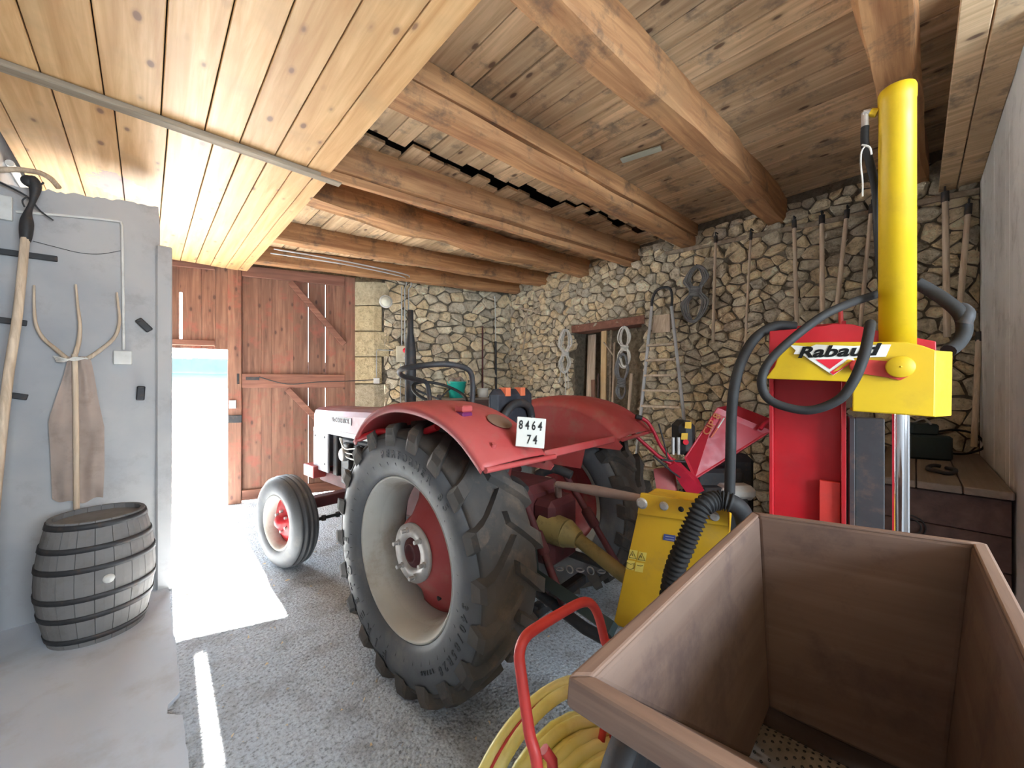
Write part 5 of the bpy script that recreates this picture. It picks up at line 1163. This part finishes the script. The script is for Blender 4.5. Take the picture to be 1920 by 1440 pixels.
# warning stickers
def gsquare(x0, y0, w_, h_): return [G(x0, y0), G(x0 + w_, y0 + w_ * 0.16), G(x0 + w_ - 3, y0 + h_ + w_ * 0.16), G(x0 - 3, y0 + h_)]
for (x0, y0) in ((1181, 1030), (1198, 1034), (1176, 1050), (1193, 1054)):
    mb = MB(); mb.slab([p_ + gn * 0.0005 for p_ in gsquare(x0, y0, 15, 17)], 0.0007, gn); st = mb.build('warning_sticker', paint('sticker_yellow', (0.78, 0.62, 0.12), 0.5) if x0 == 1181 else bpy.data.materials['sticker_yellow'], gp)
mb = MB()
for (x0, y0) in ((1186, 1040), (1203, 1044)):
    tri = [G(x0 - 6, y0 + 5) + gn * 0.002, G(x0 + 1, y0 - 7) + gn * 0.002, G(x0 + 7, y0 + 7) + gn * 0.002]; mb.tube(tri + [tri[0]], 0.0011, 5, 1)
    mb.tube([G(x0, y0 - 2) + gn * 0.002, G(x0, y0 + 2) + gn * 0.002], 0.0012, 5, 1)
bk = [G(1176, 1054) + gn * 0.002, G(1183, 1058) + gn * 0.002, G(1190, 1055) + gn * 0.002, G(1189, 1065) + gn * 0.002, G(1182, 1068) + gn * 0.002, G(1175, 1064) + gn * 0.002]
mb.tube(bk + [bk[0]], 0.0008, 5, 1)
mb.tube([G(1195, 1059) + gn * 0.002, G(1201, 1061) + gn * 0.002, G(1206, 1060) + gn * 0.002], 0.0012, 5, 2)
mb.build('warning_symbols', M_BAND, gp)
mb = MB(); mb.slab([G(*q) + gn * 0.001 for q in ((1245, 1001), (1267, 1004), (1266, 1016), (1243, 1012))], 0.0007, gn); mb.build('blue_label', M_PBLUE, gp)
mb = MB()
for yy in (1005, 1010): mb.tube([G(1248, yy) + gn * 0.0022, G(1264, yy + 2.5) + gn * 0.0022], 0.0007, 4, 1)
mb.build('label_lines', M_PWHITE, gp)
# support frame of the pump to the floor
fc = G(1260, 1200) - gn * 0.08
mb = MB(); mb.cbox((-0.16, -0.05, 0.0), (0.16, 0.05, 0.05), 0.006, Matrix.Translation((fc.x, fc.y, 0)) @ Matrix.Rotation(math.atan2(gdir.y, gdir.x), 4, 'Z')); mb.cbox((-0.03, -0.03, 0.05), (0.03, 0.03, fc.z + 0.1), 0.006, Matrix.Translation((fc.x, fc.y, 0))); mb.tube([Vector((fc.x, fc.y, 0.03)), S0 + Vector((-0.05, 0.1, 0.03))], 0.03, 6, 1); mb.build('pump_stand', M_DGREEN, sp)
mb = MB(); mb.tube([PT(1020, 985, 2.15), PT(1062, 1000, 2.05)], (0.085, 0.075), 18, 1); mb.tube([PT(1062, 1000, 2.05), PT(1085, 1012, 2.0)], (0.075, 0.045), 18, 1); mb.tube([PT(1085, 1012, 2.0), PT(1165, 1075, 1.86), PT(1190, 1092, 1.82)], 0.036, 16, 1); o = mb.build('drive_shaft_guard', M_PTO, sp)

# ------------------------------------------------------------------ WOOD CHIPPER beyond the tractor
cc = PT(1330, 720, 2.85); cc.z = 0
ch = thing('wood_chipper', 'small walk-behind red chipper with a red feed hopper and red handlebars behind the tractor', 'chipper', cc, -YAW)
def H(px, py, D=2.85): return PT(px, py, D)
# hopper chute: front face quad + sides flaring to the right
F0 = [H(1283, 858, 2.85), H(1345, 764, 2.85), H(1448, 808, 2.75), H(1302, 900, 2.75)]
B0 = [H(1300, 852, 3.05), H(1376, 758, 3.15), H(1470, 795, 3.1), H(1330, 885, 3.0)]
mb = MB(); mb.slab(F0, 0.006, NV)
# mouth rim: sides
mb.slab([F0[0], B0[0], B0[1], F0[1]], 0.005, (F0[1] - F0[0]).cross(NV).normalized() * -1); mb.slab([F0[3], B0[3], B0[2], F0[2]], 0.005, (F0[2] - F0[3]).cross(NV).normalized()); mb.slab(B0, 0.006, -NV)
hop = mb.build('feed_hopper', M_CRED, ch)
vs, fs = text_geo('CIP 8', 0.085, 0.001, 0.001); an = math.atan2((F0[1] - F0[0]).z, (F0[1] - F0[0]).dot(CAMP(1, 0, 0)))
fe = (F0[1] - F0[0]).normalized(); fn = fe.cross(F0[3] - F0[0]).normalized(); fn = fn if fn.dot(NL_) > 0 else -fn
def onF(px, py, o):
    r_ = PT(px, py, 1.0) - Vector((0, 0, HC)); O_ = Vector((0, 0, HC)); return O_ + r_ * ((F0[0] - O_).dot(fn) / r_.dot(fn)) + fn * o
Mt = frame(onF(1335, 796, 0.006), fe, fn.cross(fe))
mb = MB(); mb.add([(v[0] * 0.95, v[1] * 0.8, 0) for v in vs], fs, Mt); mb.build('hopper_lettering', plain('print_orange', (0.85, 0.45, 0.2), 0.5), hop)
mb = MB(); mb.tube([onF(1358, 784, 0.003), onF(1346, 803, 0.003)], 0.005, 6, 1); mb.build('white_stripe', M_PWHITE, hop); mb = MB(); mb.tube([onF(1346, 803, 0.003), onF(1334, 820, 0.003)], 0.005, 6, 1); mb.build('orange_stripe', M_ORANGE, hop)
mb = MB(); mb.tube([H(1425, 805, 2.72), H(1436, 792, 2.74), H(1450, 788, 2.8)], 0.014, 8, 3); mb.build('hopper_handle', M_CRED, hop)
# engine cover, engine, tank
def cbx(x0, x1, y0, y1, D0_, D1_, name, m, c=0.02):
    X0 = (x0 - 1330) / FP * 2.85; X1 = (x1 - 1330) / FP * 2.85; z0 = 1.5 - (y1 - 720) / FP * 2.85; z1 = 1.5 - (y0 - 720) / FP * 2.85
    mb = MB(); mb.cbox((X0, D0_, z0), (X1, D1_, z1), c); return mb.build(name, m, ch, world=False, bevel=0.004)
cov = cbx(1276, 1308, 790, 856, 0.0, 0.2, 'discharge_cover', M_IRON, 0.04)
for (x_, y_) in ((1284, 818), (1291, 797)):
    mb = MB(); mb.slab([H(x_ - 6, y_ - 6, 2.846), H(x_ + 6, y_ - 6, 2.846), H(x_ + 5, y_ + 7, 2.846), H(x_ - 7, y_ + 6, 2.846)], 0.001, NL_); mb.build('yellow_sticker', M_YELD, cov)
mb = MB(); mb.cyl(H(1286, 829, 2.846), H(1286, 829, 2.84), 0.02, 12); mb.build('red_sticker', M_PRED, cov)
cbx(1305, 1400, 880, 935, 0.0, 0.35, 'engine', M_IRON, 0.03)
cbx(1340, 1404, 905, 932, -0.12, 0.06, 'fuel_tank', M_WHITE, 0.035)
cbx(1270, 1304, 912, 942, -0.1, 0.2, 'crankcase', M_STEEL, 0.02)
mb = MB()
for q in (1262, 1272): mb.cyl(H(q, 852, 2.8), H(q, 820, 2.8), 0.012, 10)
mb.build('exhaust_stub', M_STEEL, ch)
mb = MB()
for k in range(6): mb.tube([H(1275 + 6 * k, 918, 2.7), H(1290 + 4 * k, 935, 2.72), H(1300 + 7 * k, 925, 2.74)], 0.008, 6, 3)
mb.build('cables', M_IRON, ch)
# boom and handlebars
mb = MB(); mb.tube([H(1302, 915, 2.72), H(1283, 895, 2.66), H(1270, 878, 2.6), H(1257, 866, 2.55)], 0.05, 4, 1, rf=lambda u: 0.075 - 0.04 * u, smooth=False); mb.build('boom', M_CRED, ch)
for pts in ([(1262, 866), (1240, 838), (1225, 808), (1213, 790), (1200, 783)], [(1262, 872), (1238, 858), (1215, 838), (1195, 820), (1180, 808)]):
    mb = MB(); mb.tube([H(x_, y_, 2.55) for x_, y_ in pts], 0.012, 8, 4); hb = mb.build('handlebar', M_CRED, ch)
    mb = MB(); mb.tube([H(pts[-1][0] + 3, pts[-1][1] + 1, 2.55), H(pts[-1][0] - 8, pts[-1][1] - 2, 2.55)], 0.016, 8, 1); mb.build('grip', M_BLACK, hb)
mb = MB(); mb.tube([H(1225, 855, 2.54), H(1260, 885, 2.54), H(1275, 895, 2.56)], 0.006, 6, 1); mb.tube([H(1235, 795, 2.54), H(1245, 830, 2.54), H(1252, 862, 2.54)], 0.005, 6, 3); mb.tube([H(1240, 862, 2.53), H(1285, 866, 2.56)], 0.007, 6, 1); mb.build('control_rods', M_IRON, ch)
mb = MB(); mb.slab([H(1225, 880, 2.7), H(1260, 876, 2.7), H(1268, 930, 2.7), H(1232, 925, 2.7)], 0.05, NV); mb.build('mud_shield', M_TRED, ch)
for s_ in (-1, 1):
    c = cc + CAMP(0.02, s_ * 0.22, 0.2); mb = MB(); mb.lathe([(0.08, 0.05), (0.15, 0.055), (0.2, 0.04), (0.205, 0.0), (0.2, -0.04), (0.15, -0.055), (0.08, -0.05)], zalong(c, NV), 32, True); wh = mb.build('wheel', M_RUB, ch)
    mb = MB(); mb.lathe([(0, 0.02), (0.08, 0.03), (0.085, 0.05), (0.085, -0.05), (0.08, -0.03), (0, -0.02)], zalong(c, NV), 24); mb.build('hub', M_CRED, wh)
mb = MB(); mb.cyl(cc + CAMP(0.02, -0.25, 0.2), cc + CAMP(0.02, 0.25, 0.2), 0.02, 10); mb.cbox((-0.1, -0.1, 0.2), (0.25, 0.25, 0.75), 0.03, XF[ch]); mb.build('chassis', M_IRON, ch)
# dark chipper body / second machine bulk behind
mb = MB(); mb.cbox((0.15, 0.1, 0.25), (0.42, 0.4, 0.95), 0.05, XF[ch]); mb.build('chipper_drum', M_IRON, ch)

# ------------------------------------------------------------------ FRUIT MILL in the foreground
hA = Vector((0.7065, 1.132)); e1 = Vector((0.735, -0.678)).normalized(); e2 = Vector((-0.7055, -0.7087)).normalized()
LA, LB = 0.44, 0.90
def HM(u, v, z): q = hA + e1 * u + e2 * v; return CAMP(q.x, q.y, z)
mill = thing('fruit_mill', 'old brown wooden fruit mill with a wide flared hopper and grating drum in the foreground', 'mill', HM(LA / 2, LB / 2, 0))
ZR = 1.12
rimc = [(0, 0, ZR), (LA, 0, ZR + 0.03), (LA, LB, ZR + 0.01), (0, LB, ZR)]
botc = [(0.05, 0.13, 0.68), (LA - 0.05, 0.13, 0.68), (LA - 0.05, 0.36, 0.68), (0.05, 0.36, 0.68)]
outw = [(-1, -1), (1, -1), (1, 1), (-1, 1)]
def side(i, j, name='side_board'):
    th = 0.024
    r0, r1, b0, b1 = rimc[i], rimc[j], botc[i], botc[j]
    def o_(c, k): return c
    def i_(c, k): return (c[0] - outw[k][0] * th, c[1] - outw[k][1] * th, c[2])
    vs = [HM(*i_(r0, i)), HM(*i_(r1, j)), HM(*i_(b1, j)), HM(*i_(b0, i)), HM(*o_(r0, i)), HM(*o_(r1, j)), HM(*o_(b1, j)), HM(*o_(b0, i))]
    fs = [(0, 1, 2, 3), (4, 7, 6, 5), (0, 4, 5, 1), (3, 2, 6, 7), (1, 5, 6, 2), (0, 3, 7, 4)]
    # subdivide inner surface is not needed; use bevel for the worn edge. Local axes along the board for the grain
    a = Vector(vs[0]); X = (Vector(vs[1]) - a).normalized(); Y = (Vector(vs[3]) - a); Y = (Y - X * Y.dot(X)).normalized(); Mx = frame(a, X, Y)
    Mi = Mx.inverted(); mb = MB(); mb.add([Mi @ Vector(v) for v in vs], fs); o = mb.build(name, M_MILL, mill, world=False, bevel=0.006)
    o.matrix_local = XF[mill].inverted() @ Mx; return o, vs
for i, j in ((0, 1), (1, 2), (2, 3), (3, 0)):
    o, vs = side(i, j)
    # rim strip on top of the board; lighter wood paints its lit edge
    a, b = Vector(vs[0]), Vector(vs[1]); a2, b2 = Vector(vs[4]), Vector(vs[5])
    X = (b - a).normalized(); Mx = frame(a, X, (a2 - a)); Mi = Mx.inverted(); mb = MB()
    vv = [a, b, b2, a2]; up = Vector((0, 0, 0.006)); mb.add([Mi @ (v + up) for v in vv] + [Mi @ (v - Vector((0, 0, 0.035)) + (v - w_) * 0 ) for v, w_ in zip([a.lerp(a2, 0.7), b.lerp(b2, 0.7), b2 + (b2 - b) * 0.1, a2 + (a2 - a) * 0.1], vv)], [(0, 1, 2, 3), (4, 7, 6, 5), (0, 4, 5, 1), (1, 5, 6, 2), (2, 6, 7, 3), (3, 7, 4, 0)])
    r_ = mb.build('rim_strip', M_MILLEDGE, mill, world=False, bevel=0.005); r_.matrix_local = XF[mill].inverted() @ Mx
# drum with holes
dc0, dc1 = HM(0.06, 0.255, 0.60), HM(LA - 0.06, 0.255, 0.60); dx = (dc1 - dc0).normalized(); Mx = zalong(dc0, dx)
Lh = (dc1 - dc0).length
mb = MB(); mb.lathe([(0, 0), (0.085, 0), (0.085, Lh), (0, Lh)], Mx, 40); dr = mb.build('grating_drum', M_STEEL if False else paint('dull_drum', (0.24, 0.20, 0.17), 0.6, (0.10, 0.08, 0.06), 0.7, 12), mill)
mb = MB()
for i in range(22):
    for j in range(26):
        a = 2 * math.pi * j / 26 + (i % 2) * 0.12; c = Mx @ Vector((0.0852 * math.cos(a), 0.0852 * math.sin(a), 0.012 + i * (Lh - 0.024) / 21)); d_ = (Mx.to_3x3() @ Vector((math.cos(a), math.sin(a), 0)))
        mb.lathe([(0.0028, 0.0), (0.0036, 0.0015), (0.0, -0.001)], zalong(c, d_), 5)
o = mb.build('grating_teeth', M_BAND, dr); o['kind'] = 'stuff'
# dark bottom throat box, shelf boards, frame, legs, flywheel
th_ = []
def mbox(u0, u1, v0, v1, z0, z1, name, m, bevel=0.004):
    P0, X, Y = HM(u0, v0, z0), (HM(1, 0, 0) - HM(0, 0, 0)), (HM(0, 1, 0) - HM(0, 0, 0))
    Mx = frame(P0, X, Y); s_ = 1 if Mx[2][2] > 0 else -1; mb = MB(); mb.cbox((0, 0, 0), (u1 - u0, v1 - v0, (z1 - z0) * s_), bevel)
    o = mb.build(name, m, mill, world=False); o.matrix_local = XF[mill].inverted() @ Mx; return o
mbox(0.035, 0.055, 0.12, 0.37, 0.42, 0.66, 'throat_board', M_MILL); mbox(LA - 0.055, LA - 0.035, 0.12, 0.37, 0.42, 0.66, 'throat_board', M_MILL)
mbox(0.056, LA - 0.056, 0.12, 0.14, 0.42, 0.675, 'throat_board', M_MILL); mbox(0.056, LA - 0.056, 0.35, 0.37, 0.42, 0.675, 'throat_board', M_MILL); mbox(0.056, LA - 0.056, 0.141, 0.349, 0.42, 0.435, 'chute_board', M_IRON)
for (u, v) in ((0.0, 0.08), (LA - 0.07, 0.08), (0.0, 0.44), (LA - 0.07, 0.44)):
    mbox(u - 0.03, u + 0.03, v, v + 0.06, 0.0, 0.56, 'leg', M_MILL)
mbox(-0.04, LA + 0.0, 0.08, 0.14, 0.50, 0.58, 'frame_rail', M_MILL); mbox(-0.04, LA + 0.0, 0.44, 0.50, 0.50, 0.58, 'frame_rail', M_MILL)
mbox(-0.05, 0.0, 0.02, 0.62, 0.56, 0.64, 'frame_rail', M_MILLEDGE); mbox(LA, LA + 0.05, 0.02, 0.6, 0.56, 0.64, 'frame_rail', M_MILL)
# flywheel on the left side
fw = PT(1195, 1480, 0.80)
mb = MB(); mb.lathe([(0.0, 0.03), (0.03, 0.03), (0.03, 0.012), (0.125, 0.01), (0.13, 0.024), (0.15, 0.026), (0.153, 0.0), (0.15, -0.026), (0.13, -0.024), (0.125, -0.01), (0.03, -0.012), (0.03, -0.03), (0, -0.03)], zalong(fw, CAMP(e1.x, e1.y, 0)), 48); mb.build('flywheel', M_IRON, mill)
mb = MB(); mb.cyl(fw, dc0, 0.012, 10); mb.build('shaft', M_STEEL, mill)

# ------------------------------------------------------------------ HOSE CART
P0 = GZ(975, 1215, 0.88); P1 = GZ(1122, 1150, 0.90)
fwd = (P1 - P0); fwd.z = 0; fwd.normalize(); perp = Vector((-fwd.y, fwd.x, 0))
base = GZ(1075, 1330, 0.55); base.z = 0
hc = thing('hose_cart', 'red tubular hose reel cart standing between the tractor tyre and the fruit mill', 'hose cart', base)
L0 = PT(1012, 1500, 0.80); L0b = L0 + (L0 - PT(985, 1330, 0.83)) * ((L0.z) / (PT(985, 1330, 0.83).z - L0.z)); 
R0_ = PT(1150, 1260, 1.05); R0b = R0_ + (R0_ - PT(1125, 1160, 1.07)) * (R0_.z / (PT(1125, 1160, 1.07).z - R0_.z))
def lim(p, q):
    q = Vector(q); q.z = max(q.z, 0.02); return q
L0b = Vector((L0.x, L0.y, 0)) + (base - Vector((L0.x, L0.y, 0))) * 0.1 + Vector((0, 0, 0.016)); R0b = Vector((R0_.x, R0_.y, 0.016))
mb = MB(); mb.tube([L0b, L0, PT(992, 1370, 0.82), PT(978, 1270, 0.84), PT(974, 1225, 0.86), PT(985, 1195, 0.88), PT(1010, 1175, 0.92), PT(1060, 1145, 0.99), PT(1090, 1130, 1.03), PT(1108, 1132, 1.06), PT(1122, 1155, 1.07), PT(1135, 1205, 1.07), R0_, R0b], 0.0125, 12, 7); mb.build('frame', M_CARTR, hc)
# reel and hose coil
rc = PT(1085, 1440, 1.0); rc.z = 0.42; ax = CAMP(0.55, -0.83, 0.0).normalized()
rc = GZ(1098, 1465, 0.46) ; rc.z = 0.33
Mr = zalong(rc, ax)
mb = MB()
for s_ in (-0.13, 0.13): mb.lathe([(0.27 + 0.006 * math.cos(q), s_ + 0.006 * math.sin(q)) for q in [2 * math.pi * j / 6 for j in range(6)]], Mr, 40, True)
for s_ in (-0.13, 0.13):
    for k in range(3):
        a = 2 * math.pi * k / 3 + 0.4; mb.tube([Mr @ Vector((0, 0, s_)), Mr @ Vector((0.27 * math.cos(a), 0.27 * math.sin(a), s_))], 0.006, 6, 1)
mb.lathe([(0.09, -0.13), (0.09, 0.13)], Mr, 24); mb.build('reel', M_CARTR, hc)
mb = MB(); mb.tube([L0 + Vector((0, 0, 0)), rc + Vector((0, 0, 0))], 0.010, 8, 1); mb.tube([R0_, rc], 0.010, 8, 1); mb.tube([PT(1020, 1405, 0.83), PT(1035, 1425, 0.83), PT(1040, 1500, 0.85)], 0.012, 8, 1); mb.build('axle', M_CARTR, hc)
mb = MB(); rnd = random.Random(3); pts = []
lay = 0
for lay in range(4):
    nt_ = 9; rr0 = 0.12 + 0.031 * lay
    for k in range(nt_ * 22 + 1):
        q = k / 22; zz = -0.115 + 0.23 * (q / nt_ if lay % 2 == 0 else 1 - q / nt_)
        a = 2 * math.pi * q; rr = rr0 + 0.012 * math.sin(2.3 * q + lay) + 0.007 * math.sin(a * 2 + lay)
        pts.append(Mr @ Vector((rr * math.cos(a), rr * math.sin(a), zz)))
mb.tube(pts, 0.0165, 9, 1)
co = mb.build('garden_hose', M_HOSEY); tag(co, 'thick yellow garden hose wound in many turns on the red cart', 'hose')
mb = MB(); pts = []
for k in range(2 * 20 + 1):
    a = 2 * math.pi * k / 20; pts.append(Mr @ Vector(((0.29 - 0.02 * (k > 20)) * math.cos(a) + 0.01, (0.275) * math.sin(a) - 0.01, -0.16 + 0.03 * k / 20)))
mb.tube(pts, 0.0165, 9, 3); o = mb.build('loose_hose_loop', M_HOSEY); tag(o, 'two loose outer loops of yellow hose standing behind the wound turns', 'hose')
for s_ in (-1, 1):
    c = rc + ax * 0.19 * s_; c.z = 0.11; c += Vector((0, 0, 0))
    mb = MB(); mb.lathe([(0, 0.015), (0.07, 0.015), (0.075, 0.022), (0.105, 0.022), (0.11, 0.0), (0.105, -0.022), (0.075, -0.022), (0.07, -0.015), (0, -0.015)], zalong(c, ax), 28); mb.build('wheel', M_RUB, hc)
mb = MB(); c = Vector((rc.x, rc.y, 0.11)); mb.cyl(c - ax * 0.19, c + ax * 0.19, 0.01, 8); mb.cyl(c, rc, 0.012, 8); mb.build('wheel_axle', M_STEEL, hc)

# floor litter
mb = MB(); rnd = random.Random(9)
for k in range(260):
    x_, y_ = rnd.uniform(0.2, 2.2), rnd.uniform(0.3, 4.5); s_ = rnd.uniform(0.003, 0.011)
    vs = [(x_ + s_ * rnd.uniform(-1.6, 1.6), y_ + s_ * rnd.uniform(-1.6, 1.6), rnd.uniform(0, 0.8) * s_) for _ in range(4)] + [(x_, y_, s_)]
    mb.add(vs, [(0, 1, 4), (1, 2, 4), (2, 3, 4), (3, 0, 4), (0, 3, 2, 1)])
o = mb.build('floor_crumbs', M_STONE, fl); o['kind'] = 'stuff'
